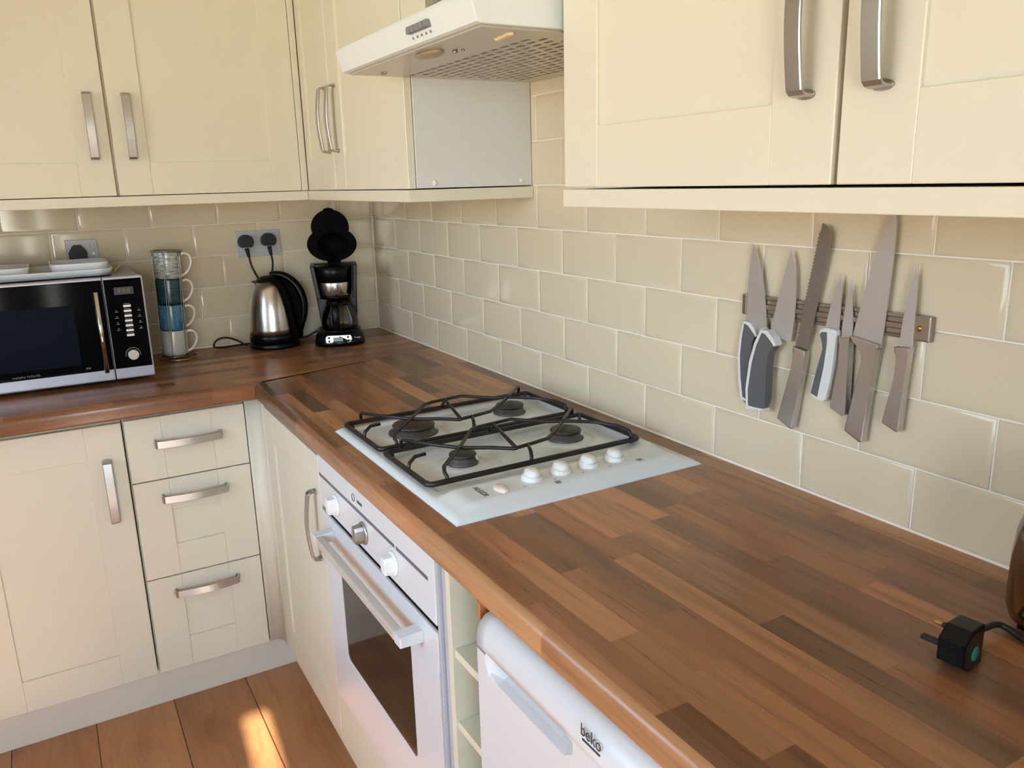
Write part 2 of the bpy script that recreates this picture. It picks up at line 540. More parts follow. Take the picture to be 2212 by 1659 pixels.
P, Q = .2025, .1011
def tile(b, c0, c1, z0, z1, wall, tilt):
    """one glazed tile with a soft cushion edge; wall 'x' (face at x=0) or 'y'"""
    g = .0012
    c0 += g; c1 -= g; z0 += g; z1 -= g
    if c1 - c0 < .006 or z1 - z0 < .006: return
    rings = []
    for ins, dep in ((0, .006), (0, .0012), (.0012, .0004), (.009, 0.0)):
        ins = min(ins, (c1 - c0) / 2.5, (z1 - z0) / 2.5)
        pts = [(c0 + ins, z0 + ins), (c1 - ins, z0 + ins), (c1 - ins, z1 - ins), (c0 + ins, z1 - ins)]
        vs = []
        for (a, z) in pts:
            d = dep + tilt[0] * (a - (c0 + c1) / 2) + tilt[1] * (z - (z0 + z1) / 2)
            vs.append(b.v((d, a, z) if wall == 'x' else (a, d, z)))
        rings.append(vs)
    for i, (r0, r1) in enumerate(zip(rings, rings[1:])): b.bridge(r0, r1, 0, i > 0)
    b.face(rings[-1], 0, True)
OFF = {0: 0, 1: .005 + P / 2, 2: -.0041, 3: -.0015 + P / 2, 4: -.0055}
rows = [(0, 0.0, .0961)] + [(k, .0961 + (k - 1) * Q, .0961 + k * Q) for k in range(1, 9)]
# right wall (hob side)
b = B()
b.box(.0016, .12, YF, .12, -H, ZC, mi=1)
for k, z0, z1 in rows:
    off = .1112 + OFF[k if k < 5 else (3 if k % 2 else 4)]
    for j in range(-2, 14):
        y1 = -(off + j * P); y0 = y1 - P
        y1 = min(y1, -.0012); y0 = max(y0, -2.95)
        if y1 - y0 > .01:
            tile(b, y0, y1, z0, z1, 'x', (random.uniform(-.004, .004), random.uniform(-.006, .006)))
struct(b.obj('wall_right', ['tile', 'grout']))
# wall behind the kettle
b = B()
b.box(XL, .0016, .0016, .12, -H, ZC, mi=1)
for k, z0, z1 in rows:
    off = .3269 + (0 if k % 2 == 0 else -.0208 + P / 2)
    for j in range(-3, 9):
        x1 = -(off + j * P); x0 = x1 - P
        x1 = min(x1, -.0005); x0 = max(x0, -1.96)
        if x1 - x0 > .01:
            tile(b, x0, x1, z0, z1, 'y', (random.uniform(-.004, .004), random.uniform(-.007, .007)))
struct(b.obj('wall_back', ['tile', 'grout']))
# left wall with a window, rear wall with a glazed door, and an added slit for the sun stripe
def wall_with_holes(name, plane, c, a0, a1, holes, th=.1):
    b = B()
    cuts = sorted({a0, a1, *[h[0] for h in holes], *[h[1] for h in holes]})
    for s0, s1 in zip(cuts, cuts[1:]):
        hs = sorted([h for h in holes if h[0] <= s0 + 1e-6 and h[1] >= s1 - 1e-6], key=lambda h: h[2])
        z = -H
        for h in hs + [(0, 0, ZC, ZC)]:
            if h[2] > z + 1e-4:
                if plane == 'x': b.box(c - th, c, s0, s1, z, h[2])
                else: b.box(s0, s1, c - th, c, z, h[2])
            z = max(z, h[3])
    return struct(b.obj(name, 'wall_paint'))
wall_with_holes('wall_left', 'x', XL, YF - .1, .12, [(-2.80, -1.30, .10, 1.15)])
HOLES = [(-2.35, -1.30, -H, 1.12), (-1.065, -.955, -.35, 1.12)]
wall_with_holes('wall_front', 'y', YF, XL, .12, HOLES)
def window(name, plane, c, a0, a1, z0, z1, fr=.05, mull=()):
    b = B()
    def bb(p0, p1, q0, q1):
        if plane == 'x': b.box(c - .07, c - .02, p0, p1, q0, q1, .004)
        else: b.box(p0, p1, c - .07, c - .02, q0, q1, .004)
    bb(a0, a1, z0, z0 + fr); bb(a0, a1, z1 - fr, z1); bb(a0, a0 + fr, z0, z1); bb(a1 - fr, a1, z0, z1)
    for mm in mull: bb(mm - fr / 2, mm + fr / 2, z0, z1)
    w = struct(b.obj(name, 'pvc'))
    g = B()
    if plane == 'x': g.box(c - .05, c - .044, a0 + .01, a1 - .01, z0 + .01, z1 - .01)
    else: g.box(a0 + .01, a1 - .01, c - .05, c - .044, z0 + .01, z1 - .01)
    struct(g.obj('pane', 'pane', w))
    return w
window('window_1', 'x', XL, -2.80, -1.30, .10, 1.15, mull=(-2.05,))
window('sun_slit', 'y', YF, -1.065, -.955, -.35, 1.12, fr=.020)  # unseen slit, added to shape the sun stripe on the floor
b = B()
b.box(-2.35, -1.30, YF - .07, YF - .02, -H, -.35, .004)
for q in ((-2.35, -2.28, -.35, 1.12), (-1.37, -1.30, -.35, 1.12), (-2.28, -1.37, 1.04, 1.12)):
    b.box(q[0], q[1], YF - .07, YF - .02, q[2], q[3], .004)
dr = struct(b.obj('door_1', 'pvc'))
b = B(); b.box(-2.29, -1.36, YF - .05, YF - .044, -.36, 1.05); struct(b.obj('pane', 'pane', dr))
b = B(); b.cyl((-1.335, YF - .02, .1), (-1.335, YF + .03, .1), .009); b.tube([(-1.335, YF + .03, .1), (-1.44, YF + .03, .1)], .009); struct(b.obj('door_handle', 'steel_h', dr))
# sealant bead where the worktop meets the tiles, and in the tiled corner
b = B(); b.prism([(0.0, .0), (-.0032, .0), (-.0010, .0032), (0.0, .0032)], lambda x, z: (x, -.001, z), lambda x, z: (x, -2.9, z))
struct(b.obj('trim_1', 'sealant'))
b = B(); b.prism([(0.0, .0), (-.0032, .0), (-.0010, .0032), (0.0, .0032)], lambda y, z: (-1.95, y, z), lambda y, z: (-.006, y, z))
struct(b.obj('trim_2', 'sealant'))

# ------------------------------------------------------------------ cabinet doors, handles
def bow_handle(parent, plane, along, a, z, face, L=.166, Wd=.021, proj=.027, name='handle'):
    """plane: 'x' door facing -x at x=face, 'y' door facing -y at y=face. along 'z' or 'h' (horizontal). (a,z): centre"""
    N = Vector((-1, 0, 0)) if plane == 'x' else Vector((0, -1, 0))
    Hh = Vector((0, 1, 0)) if plane == 'x' else Vector((1, 0, 0))
    Ld, Wv = (Vector((0, 0, 1)), Hh) if along == 'z' else (Hh, Vector((0, 0, 1)))
    c = Vector((face, a, z)) if plane == 'x' else Vector((a, face, z))
    pts = []
    h = L / 2
    for u, n in ((-h, .0025), (-h, .010), (-h + .0015, .0155), (-h + .005, .0190), (-h + .014, .0205)): pts.append((u, n))
    for k in range(1, 12):
        u = -h + .014 + (L - .028) * k / 12
        pts.append((u, .0205 + (proj - .0205) * math.sin(PI * k / 12)))
    pts += [(-u, n) for u, n in pts[4::-1]]
    b = B()
    b.strip([c + Ld * u + N * n for u, n in pts], Wv, Wd, .0045)
    for s_ in (-1, 1):
        p = c + Ld * (s_ * (h - .001))
        b.M = None
        q = [p + Wv * (Wd / 2 + .0015) * math.cos(t) + Ld * .0055 * math.sin(t) for t in [2 * PI * i / 20 for i in range(20)]]
        va = [b.v(x) for x in q]; vb = [b.v(x + N * .003) for x in q]
        b.bridge(va, vb); b.face(va[::-1], 0, False); b.face(vb, 0, False)
    return b.obj(name, 'steel_h', parent)

def door(parent, plane, a0, a1, z0, z1, face, name='door', stile=.085, rail=.087, panel=True, rail_t=None, handle=None, th=.018):
    """shaker door: two stiles, two rails and a recessed panel, as one mesh"""
    b = B()
    if a0 > a1: a0, a1 = a1, a0
    rail_t = rail_t or rail
    def bb(p0, p1, q0, q1, f, bev=.0008):
        if plane == 'x': b.box(face + f, face + th, p0, p1, q0, q1, bev, seg=1)
        else: b.box(p0, p1, face + f, face + th, q0, q1, bev, seg=1)
    bb(a0, a0 + stile, z0, z1, 0, .0012); bb(a1 - stile, a1, z0, z1, 0, .0012)
    if panel:
        bb(a0 + stile, a1 - stile, z0, z0 + rail, .0003); bb(a0 + stile, a1 - stile, z1 - rail_t, z1, .0003)
        bb(a0 + stile - .002, a1 - stile + .002, z0 + rail - .002, z1 - rail_t + .002, .0055, 0)
    else:
        bb(a0 + stile, a1 - stile, z0, z1, .0003)
    d = b.obj(name, 'cream', parent)
    if handle:
        bow_handle(d, plane, *handle[:1], handle[1], handle[2], face)
    return d
def carcass(parent, x0, x1, y0, y1, z0, z1, name='cabinet_body', m='cream_carcass'):
    b = B(); b.box(x0, x1, y0, y1, z0, z1, .0008, seg=1)
    return b.obj(name, m, parent)

ZT, ZB = -.060, -.787                      # base doors top / bottom
# --- base units, kettle side
t = thing('base_cabinet', 'cream shaker base cabinet with one tall door, under the microwave, left of the drawers', 'cabinet', (-1.13, -.28, -H))
carcass(t, -1.333, -.9285, -.566, -.01, -.787, -.0425)
door(t, 'y', -1.330, -.9305, ZB, ZT, -.585, stile=.087, handle=('z', -.9755, -.236))
t = thing('base_cabinet', 'cream shaker base cabinet at the far left end of the worktop, mostly outside the picture', 'cabinet', (-1.64, -.28, -H))
carcass(t, -1.94, -1.336, -.566, -.01, -.787, -.0425)
door(t, 'y', -1.937, -1.335, ZB, ZT, -.585, handle=('z', -1.40, -.236))
t = thing('drawer_cabinet', 'narrow cream base unit with three drawers and horizontal bow handles', 'drawers', (-.775, -.28, -H))
carcass(t, -.9265, -.622, -.566, -.01, -.787, -.0425)
for z0, z1, pn, hz in ((-.2285, -.058, False, -.130), (-.5065, -.2315, True, -.283), (-.787, -.5095, True, -.558)):
    door(t, 'y', -.9240, -.6245, z0, z1, -.585, name='drawer', stile=.0875, panel=pn, rail=.088, handle=('h', -.774, hz))
# corner post: face, then a soft hollow curve round to the other run
t = thing('corner_post', 'cream rounded post in the inner corner of the base units, between drawers and corner door', 'cabinet post', (-.60, -.6, -H))
b = B()
pts = [(-.6215, -.585), (-.612, -.585)]
for k in range(9):
    a = PI / 2 * k / 8
    pts.append((-.612 + .027 * math.sin(a), -.612 + .027 * math.cos(a)))
pts += [(-.585, -.637), (-.567, -.637), (-.567, -.567), (-.6215, -.567)]
b.prism(pts, lambda x, y: (x, y, -.787), lambda x, y: (x, y, -.0425))
for f in b.bm.faces: f.smooth = len(f.verts) == 4
b.obj('post', 'cream', t)
# plinths
b = B(); b.box(-1.94, -.5225, -.540, -.522, -H, -.789, .001); tag(b.obj('plinth', 'plinth'), 'cream plinth board along the floor under the drawers and tall door', 'plinth')
b = B(); b.box(-.540, -.522, -1.905, -.5415, -H, -.789, .001); tag(b.obj('plinth', 'plinth'), 'cream plinth board along the floor under the oven run', 'plinth')
# --- base units, hob side
t = thing('base_cabinet', 'cream corner base cabinet with one door and a vertical bow handle beside the oven', 'cabinet', (-.28, -.885, -H))
carcass(t, -.566, -.02, -1.128, -.60, -.787, -.0425)
door(t, 'x', -1.1285, -.6385, ZB, ZT, -.585, handle=('z', -1.092, -.236))
# oven housing: panel under the oven
t = thing('oven_housing', 'cream oven housing with a plain panel under the white oven', 'cabinet', (-.28, -1.44, -H))
carcass(t, -.545, -.02, -1.7485, -1.1335, -.787, -.646)
b = B(); b.box(-.585, -.546, -1.746, -1.132, -.787, -.634, .001); b.obj('lower_panel', 'cream', t)
# open shelf unit
t = thing('open_shelf_unit', 'narrow cream open shelf unit between the oven and the white fridge', 'shelf unit', (-.29, -1.83, -H))
b = B()
b.box(-.583, -.02, -1.786, -1.771, -.787, -.0425, .0008)
b.obj('side_panel', 'cream_carcass', t)
b = B(); b.box(-.583, -.555, -1.7695, -1.7590, -.787, -.046, .001); b.obj('side_strip', 'oven_trim', t)
b = B(); b.box(-.583, -.02, -1.902, -1.887, -.787, -.0425, .0008); b.obj('side_panel', 'cream_carcass', t)
b = B(); b.box(-.035, -.02, -1.887, -1.786, -.787, -.0425); b.obj('back_panel', 'cream_carcass', t)
for z in (-.186, -.3145, -.443, -.571, -.70):
    b = B(); b.box(-.579, -.035, -1.8868, -1.7862, z - .014, z, .0008); b.obj('shelf', 'cream_carcass', t)
b = B(); b.box(-.596, -.578, -1.912, -1.9035, -.068, -.0425, .0006); tag(b.obj('wooden_batten', 'pine'), 'small reddish pine batten under the worktop edge beside the fridge', 'batten')

# --- wall units
UZ0, UZ1 = .5005, 1.22
t = thing('wall_cabinet', 'cream wall cabinet with two doors above the microwave and mugs', 'cabinet', (-.84, -.16, UZ0))
carcass(t, -1.339, -.335, -.311, -.008, UZ0 + .0005, UZ1)
door(t, 'y', -1.337, -.8420, UZ0, UZ1, -.33, handle=('z', -.8830, .679))
door(t, 'y', -.8350, -.3385, UZ0, UZ1, -.33, handle=('z', -.7905, .679))
t = thing('wall_cabinet', 'cream wall cabinet at the far left end above the worktop, mostly outside the picture', 'cabinet', (-1.64, -.16, UZ0))
carcass(t, -1.94, -1.342, -.311, -.008, UZ0 + .0005, UZ1)
door(t, 'y', -1.938, -1.342, UZ0, UZ1, -.33, handle=('z', -1.39, .679))
t = thing('corner_wall_cabinet', 'cream corner wall cabinet with paired handles, between the left cabinets and the hood', 'cabinet', (-.16, -.71, UZ0))
carcass(t, -.2985, -.008, -1.0945, -.008, UZ0 + .0005, UZ1)
door(t, 'x', -.5900, -.3345, UZ0, UZ1, -.318, stile=.045, handle=('z', -.560, .684))
door(t, 'x', -1.0945, -.5930, UZ0, UZ1, -.318, handle=('z', -.633, .684))
b = B(); b.box(-.3370, -.3185, -.3290, -.3115, UZ0, UZ1, .0005); b.obj('filler_strip', 'cream', t)
b = B(); b.box(-.2985, -.0015, -1.0985, -1.0950, UZ0 + .001, UZ1, .0006); b.obj('end_panel', 'white_board', t)
for x in (-.2563, -.030):
    b = B(); b.lathe((x, -1.0985, .5125), [(.0062, 0), (.0060, .0012), (.004, .0022), (.001, .0026)], 20, ax=(0, -1, 0)); b.obj('screw_cap', 'white_plastic', t)
t = thing('wall_cabinet', 'pale cream wall cabinet with two doors above the knife rack', 'cabinet', (-.16, -2.217, UZ0))
carcass(t, -.2985, -.008, -2.716, -1.7145, UZ0 + .0005, UZ1)
door(t, 'x', -2.2120, -1.7136, UZ0, UZ1, -.318, handle=('z', -2.1745, .6755))
door(t, 'x', -2.7170, -2.2195, UZ0, UZ1, -.318, handle=('z', -2.2665, .6755))
t = thing('bridging_cabinet', 'cream top cabinet directly above the white cooker hood', 'cabinet', (-.16, -1.405, .822))
carcass(t, -.2985, -.008, -1.712, -1.0995, .822, UZ1)
door(t, 'x', -1.7105, -1.1010, .824, UZ1, -.318, handle=('h', -1.352, .846))

# light pelmets
b = B(); b.box(-1.94, -.3222, -.3335, -.3155, .4722, .4985, .0012); b.box(-1.94, -.3345, -.3150, -.02, .4902, .4984)
tag(b.obj('light_pelmet', 'cream'), 'cream pelmet strip under the left wall cabinets above the microwave', 'pelmet')
b = B(); b.prism([(-.3215, -.3340), (-.3215, -1.103), (-.0015, -1.103), (-.0015, -1.086), (-.3045, -1.086), (-.3045, -.3340)], lambda x, y: (x, y, .4722), lambda x, y: (x, y, .4985), .0012); b.box(-.3040, -.004, -1.0855, -.3345, .4902, .4984)
tag(b.obj('light_pelmet', 'cream'), 'cream pelmet strip under the corner cabinet, turning back to the tiles beside the hood', 'pelmet')
b = B(); b.prism([(-.3215, -2.72), (-.3045, -2.72), (-.3045, -1.7306), (-.0015, -1.7306), (-.0015, -1.7146), (-.3215, -1.7146)], lambda x, y: (x, y, .4714), lambda x, y: (x, y, .4975), .0012); b.box(-.3040, -.004, -2.72, -1.7310, .4902, .4974)
tag(b.obj('light_pelmet', 'cream'), 'pale cream pelmet strip under the cabinet above the knife rack', 'pelmet')

# ------------------------------------------------------------------ worktop: two boards with a jointed corner
def nose(sign=1):
    """profile of the rolled front edge (distance from front, z)"""
    return [(.030, 0), (.014, 0), (.009, -.0006), (.005, -.0024), (.0022, -.0052), (.0006, -.009), (0, -.013), (0, -.033), (.0008, -.0365), (.003, -.0395), (.006, -.041), (.030, -.041)]
def board(name, run, parent):
    b = B()
    uvl = b.bm.loops.layers.uv.new('UVMap')
    def uvset(f, fn):
        if f:
            for l in f.loops: l[uvl].uv = fn(l.vert.co)
    pr = nose()
    arc = [0]
    for p, q in zip(pr, pr[1:]): arc.append(arc[-1] + math.hypot(p[0] - q[0], p[1] - q[1]))
    if run == 'hob':
        xf = -.600
        ej = lambda x: -.634 + (x + .60) * 1.0 if x < -.57 else -.604 + (x + .57) * .235
        y1 = -2.95
        A = [b.v((xf + d, ej(xf + d) - .0003, z)) for d, z in pr]
        Z = [b.v((xf + d, y1, z)) for d, z in pr]
        for i in range(len(pr) - 1):
            f = b.face([A[i], Z[i], Z[i + 1], A[i + 1]], 0, True)
            for l in f.loops:
                k = i if (l.vert in (A[i], Z[i])) else i + 1
                l[uvl].uv = (l.vert.co.y, xf + pr[0][0] - arc[k])
        xe = -.0015
        C1 = b.v((xe, ej(xe) - .0003, 0)); C2 = b.v((xe, y1, 0)); C3 = b.v((xe, ej(xe) - .0003, -.041)); C4 = b.v((xe, y1, -.041))
        fl = [b.face([A[0], C1, C2, Z[0]]), b.face([A[-1], Z[-1], C4, C3]), b.face([C1, C3, C4, C2]), b.face(A[::1] + [C3, C1]), b.face(Z[::-1] + [C2, C4])]
        for f in fl: uvset(f, lambda c: (c.y, c.x + c.z))
    else:
        yf = -.634
        ej = lambda y: -.6003 + (y + .634) if y < -.604 else -.5703 + (y + .604) / .235
        x0 = -1.955
        A = [b.v((ej(yf + d), yf + d, z)) for d, z in pr]
        Z = [b.v((x0, yf + d, z)) for d, z in pr]
        for i in range(len(pr) - 1):
            f = b.face([A[i], A[i + 1], Z[i + 1], Z[i]], 0, True)
            for l in f.loops:
                k = i if (l.vert in (A[i], Z[i])) else i + 1
                l[uvl].uv = (l.vert.co.x + 7.3, yf + pr[0][0] - arc[k] + .504)
        ye = -.0015
        jx = -.0015; jy = -.604 + (jx + .57) * .235 + .0003
        C0 = b.v((jx, jy, 0)); C0b = b.v((jx, jy, -.041))
        C1 = b.v((-.0015, ye, 0)); C2 = b.v((x0, ye, 0)); C3 = b.v((-.0015, ye, -.041)); C4 = b.v((x0, ye, -.041))
        fl = [b.face([A[0], C0, C1, C2, Z[0]]), b.face([A[-1], Z[-1], C4, C3, C0b]), b.face([C1, C3, C4, C2]), b.face(A + [C0b, C0]), b.face(Z[::-1] + [C2, C4]), b.face([C0, C0b, C3, C1])]
        for f in fl: uvset(f, lambda c: (c.x + 7.3, c.y + c.z + .504))
    return b.obj(name, 'worktop', parent)
t = thing('worktop', 'walnut block pattern worktop running round the corner under the hob and appliances', 'worktop', (-.3, -.3, -.041))
board('board', 'hob', t); board('board', 'kettle', t)

# ------------------------------------------------------------------ gas hob
HX0, HX1, HY0, HY1 = -.552, -.052, -1.757, -1.168
hob = thing('gas_hob', 'white four burner gas hob with black pan supports set in the worktop', 'hob', ((HX0 + HX1) / 2, (HY0 + HY1) / 2, 0))
def sstep(a, c, v):
    v = max(0, min(1, (v - a) / (c - a)))
    return v * v * (3 - 2 * v)
def hob_z(x, y):
    e = min(x - HX0, HX1 - x, y - HY0, HY1 - y)
    rim = .0015 + .0065 * sstep(0, .010, e)
    dx = min(x - (HX0 + .026), (HX1 - .026) - x); dy = min(y - (-1.628), (HY1 - .022) - y)
    tray = -.0045 * sstep(0, .012, min(dx, dy))
    for bx, by, br in ((-.4216, -1.2897, .072), (-.1805, -1.2751, .056), (-.4212, -1.517, .050), (-.1814, -1.5022, .060)):
        d = math.hypot(x - bx, y - by)
        tray += .0030 * (1 - sstep(br * .78, br * 1.05, d))
    px = min(x - (HX0 + .004), HX1 - .004 - x)
    pan = .0115 * sstep(.0, .045, px) * sstep(-1.632, -1.662, y) * sstep(HY0 + .004, HY0 + .034, y)
    return rim + tray + pan
b = B(smooth=True)
NX, NY = 100, 118
g = [[b.v((HX0 + (HX1 - HX0) * i / NX, HY0 + (HY1 - HY0) * j / NY, hob_z(HX0 + (HX1 - HX0) * i / NX, HY0 + (HY1 - HY0) * j / NY))) for j in range(NY + 1)] for i in range(NX + 1)]
for i in range(NX):
    for j in range(NY): b.face([g[i][j], g[i + 1][j], g[i + 1][j + 1], g[i][j + 1]])
ed = [g[i][0] for i in range(NX + 1)] + [g[NX][j] for j in range(1, NY + 1)] + [g[i][NY] for i in range(NX - 1, -1, -1)] + [g[0][j] for j in range(NY - 1, 0, -1)]
lo = [b.v((v.co.x, v.co.y, .0001)) for v in ed]
b.bridge(ed, lo, 0, False); b.face(lo)
b.obj('hob_plate', 'enamel', hob)
def burner(cx, cy, r):
    k = r / .052
    b = B()
    b.lathe((cx, cy, .0055), [(r * .98, 0), (r, .0025), (r * .985, .0045), (r * .90, .0065), (r * .78, .0115), (r * .70, .0150)], 44)
    o = b.obj('burner', 'burner', hob)
    b = B()
    rr = r * .86
    b.lathe((cx + .002, cy + .002, .0200), [(rr * .80, 0), (rr * .97, .0008), (rr, .0028), (rr * .97, .0048), (rr * .80, .0062), (rr * .3, .0064)], 44)
    b.obj('burner_cap', 'burner_cap', o)
    b = B(); b.cyl((cx + r * .80, cy - r * .40, .0075), (cx + r * .80, cy - r * .40, .020), .0022, seg=12); b.obj('igniter', 'white_plastic', o)
for q in ((-.4216, -1.2897, .052), (-.1805, -1.2751, .037), (-.4212, -1.517, .030), (-.1814, -1.5022, .037)): burner(*q)
def support(dy):
    b = B()
    r = .0042
    x0, x1, y0, y1, zf, zt = -.533, -.080, -1.386 + dy, -1.182 + dy, .0165, .0370
    def rr(a, c, n=4):
        return [(a[0] + (c[0] - a[0]) * k / n, a[1] + (c[1] - a[1]) * k / n, zf) for k in range(n)]
    cr = .012
    loop = []
    for cx, cy, a0 in ((x1 - cr, y1 - cr, 0), (x0 + cr, y1 - cr, 90), (x0 + cr, y0 + cr, 180), (x1 - cr, y0 + cr, 270)):
        for k in range(5):
            a = math.radians(a0 + 90 * k / 4)
            loop.append((cx + cr * math.cos(a), cy + cr * math.sin(a), zf))
    b.tube(loop, r + .0009, 10, closed=True)
    W1 = [(-.497, y1, zf), (-.497, y1, zt - .004), (-.495, y1 - .006, zt), (-.459, -1.248 + dy, zt), (-.4255, -1.2925 + dy, zt), (-.378, -1.324 + dy, zt), (-.343, -1.352 + dy, zt - .001), (-.336, -1.352 + dy, zt), (-.305, -1.347 + dy, zt), (-.262, -1.338 + dy, zt), (-.222, -1.303 + dy, zt), (-.178, -1.262 + dy, zt), (-.108, -1.190 + dy, zt), (-.102, y1 - .002, zt - .004), (-.102, y1, zf)]
    b.tube(W1, .0036, 8)
    W2 = [(-.497, y0, zf), (-.497, y0 + .001, zt - .012), (-.499, y0 + .006, zt - .006), (-.494, y0 + .018, zt), (-.4255, -1.2925 + dy, zt + .002), (-.356, -1.204 + dy, zt), (-.335, -1.196 + dy, zt), (-.258, -1.190 + dy, zt + .001), (-.206, -1.249 + dy, zt + .001), (-.178, -1.264 + dy, zt + .002), (-.128, -1.302 + dy, zt), (-.104, -1.350 + dy, zt), (-.101, y0 + .006, zt - .002), (-.101, y0, zt - .008), (-.101, y0, zf)]
    b.tube(W2, .0036, 8)
    b.tube([(-.340, -1.352 + dy, zt), (-.302, -1.198 + dy, zt)], .0036, 8)
    b.tube([(-.302, -1.194 + dy, zt), (-.305, y1, zf)], .0036, 8)
    b.tube([(-.312, -1.348 + dy, zt), (-.322, y0 + .012, zt - .003), (-.326, y0 + .003, zt - .010), (-.328, y0, zf)], .0036, 8)
    b.tube([(x0, -1.300 + dy, zf), (x0 + .004, -1.297 + dy, zt - .008), (x0 + .018, -1.291 + dy, zt), (x0 + .040, -1.287 + dy, zt)], .0036, 8)
    for fx, fy in ((x0 + .012, y1 - .012), (x0 + .006, y0 + .02), (x1 - .012, y1 - .016), (x1 - .012, y0 + .012)):
        b.cyl((fx, fy, .006), (fx, fy, zf), .0038, seg=10)
    return b.obj('pan_support', 'iron', hob)
support(0); support(-.2255)
def hob_knob(x, y):
    z = hob_z(x, y) - .0008
    b = B()
    b.lathe((x, y, z), [(.0188, 0), (.0195, .002), (.0190, .0055), (.0172, .0090), (.0150, .0112)], 40)
    R = []
    for sc, hz, lift in ((1.0, .0085, 0), (.97, .0125, .0), (.88, .0165, .0), (.72, .0192, .0), (.45, .0205, 0)):
        R.append([b.v((x + .0168 * sc * math.cos(a) * (.78 if sc < .99 else 1), y + .0172 * sc * math.sin(a) * (1 + .06 * (math.sin(a) < 0)), z + hz)) for a in [2 * PI * k / 40 for k in range(40)]])
    for p, q in zip(R, R[1:]): b.bridge(p, q)
    b.face(R[-1], 0, True); b.face(R[0][::-1])
    b.obj('control_knob', 'white_plastic', hob)
for x, y in ((-.376, -1.691), (-.3175, -1.691), (-.2585, -1.690), (-.2010, -1.690)): hob_knob(x, y)
b = B()
zz = hob_z(-.4435, -1.703)
b.lathe((-.4435, -1.703, zz - .0005), [(.0185, 0), (.0180, .003), (.0150, .0055), (.008, .0068), (.001, .007)], 36, sx=.56)
b.obj('ignition_button', 'cream_plastic', hob)
zz = hob_z(-.476, -1.70) + .0002
text('lettering', 'ALGOR', .0135, (-.4765, -1.695, zz + .0008), (0.05, -1, -.05), (1, 0.05, 0), 'print_dark', hob, squeeze=.95)
def burner_mark(x, y):
    z = hob_z(x, y) + .0006
    b = B()
    for dx, dy in ((0, 0), (.006, 0), (0, -.006), (.006, -.006)):
        b.box(x + dx, x + dx + .0045, y + dy, y + dy - .0045, z, z + .0002)
    b.obj('burner_symbol', 'print_grey', hob)
for x, y in ((-.352, -1.722), (-.170, -1.712)): burner_mark(x, y)
for x in (-.405, -.345, -.287, -.229):
    b = B()
    for k in (0, 1):
        b.box(x + k * .0015, x + k * .0015 + .0015, -1.712 - k * .002, -1.714 - k * .002, hob_z(x, -1.714) + .0004, hob_z(x, -1.714) + .0009)
    b.obj('dial_mark', 'print_grey', hob)

# ------------------------------------------------------------------ built-in oven
OF, OY0, OY1 = -.590, -1.7470, -1.1475
ov = thing('built_in_oven', 'white built-in oven with smoked glass window and bar handle under the hob', 'oven', (-.30, -1.445, -.64))
b = B(); b.box(-.556, -.03, -1.7460, -1.150, -.632, -.046, .001); b.obj('oven_casing', 'oven_trim', ov)
b = B(); b.box(OF, -.557, OY0, OY1, -.1640, -.0445, .003)
fas = b.obj('control_panel', 'oven_white', ov)
b = B(); b.box(OF - .0004, OF + .001, -1.583, -1.153, -.0955, -.0885); b.box(OF - .0004, OF + .001, -1.722, -1.590, -.0955, -.0885); b.obj('grey_stripe', 'grey_strip', fas)
b = B(); b.box(-.560, -.5575, -1.7475, -1.147, -.1765, -.1645); b.obj('dark_gap', 'black_matt', ov)  # black strip stands in for the shade in the gap above the door
b = B(); b.box(OF + .004, -.5565, -1.7475, -1.147, -.634, -.1775); b.obj('door_gasket', 'black_matt', ov)
b = B()
# door outer panel with a rounded window opening: four frame pieces
gy0, gy1, gz0, gz1 = -1.630, -1.252, -.4895, -.248
b.box(OF, OF + .0065, OY0, OY1, -.630, gz0, .002); b.box(OF, OF + .0065, OY0, OY1, gz1, -.1765, .002)
b.box(OF, OF + .0065, OY0, gy0, gz0 - .002, gz1 + .002); b.box(OF, OF + .0065, gy1, OY1, gz0 - .002, gz1 + .002)
for (cy_, cz_, sy_, sz_) in ((gy0, gz0, 1, 1), (gy0, gz1, 1, -1), (gy1, gz0, -1, 1), (gy1, gz1, -1, -1)):
    r = .016
    pl = [(cy_ - sy_ * .001, cz_ - sz_ * .001), (cy_ + sy_ * r, cz_ - sz_ * .001)] + [(cy_ + sy_ * (r - r * math.sin(a)), cz_ + sz_ * (r - r * math.cos(a))) for a in [PI / 2 * k / 6 for k in range(7)]] + [(cy_ - sy_ * .001, cz_ + sz_ * r)]
    b.prism(pl, lambda y, z: (OF + .0002, y, z), lambda y, z: (OF + .006, y, z))
od = b.obj('oven_door', 'oven_white', ov)
b = B(); b.box(OF + .0016, OF + .0036, gy0 - .01, gy1 + .01, gz0 - .01, gz1 + .01); b.obj('oven_window', 'oven_glass', od)
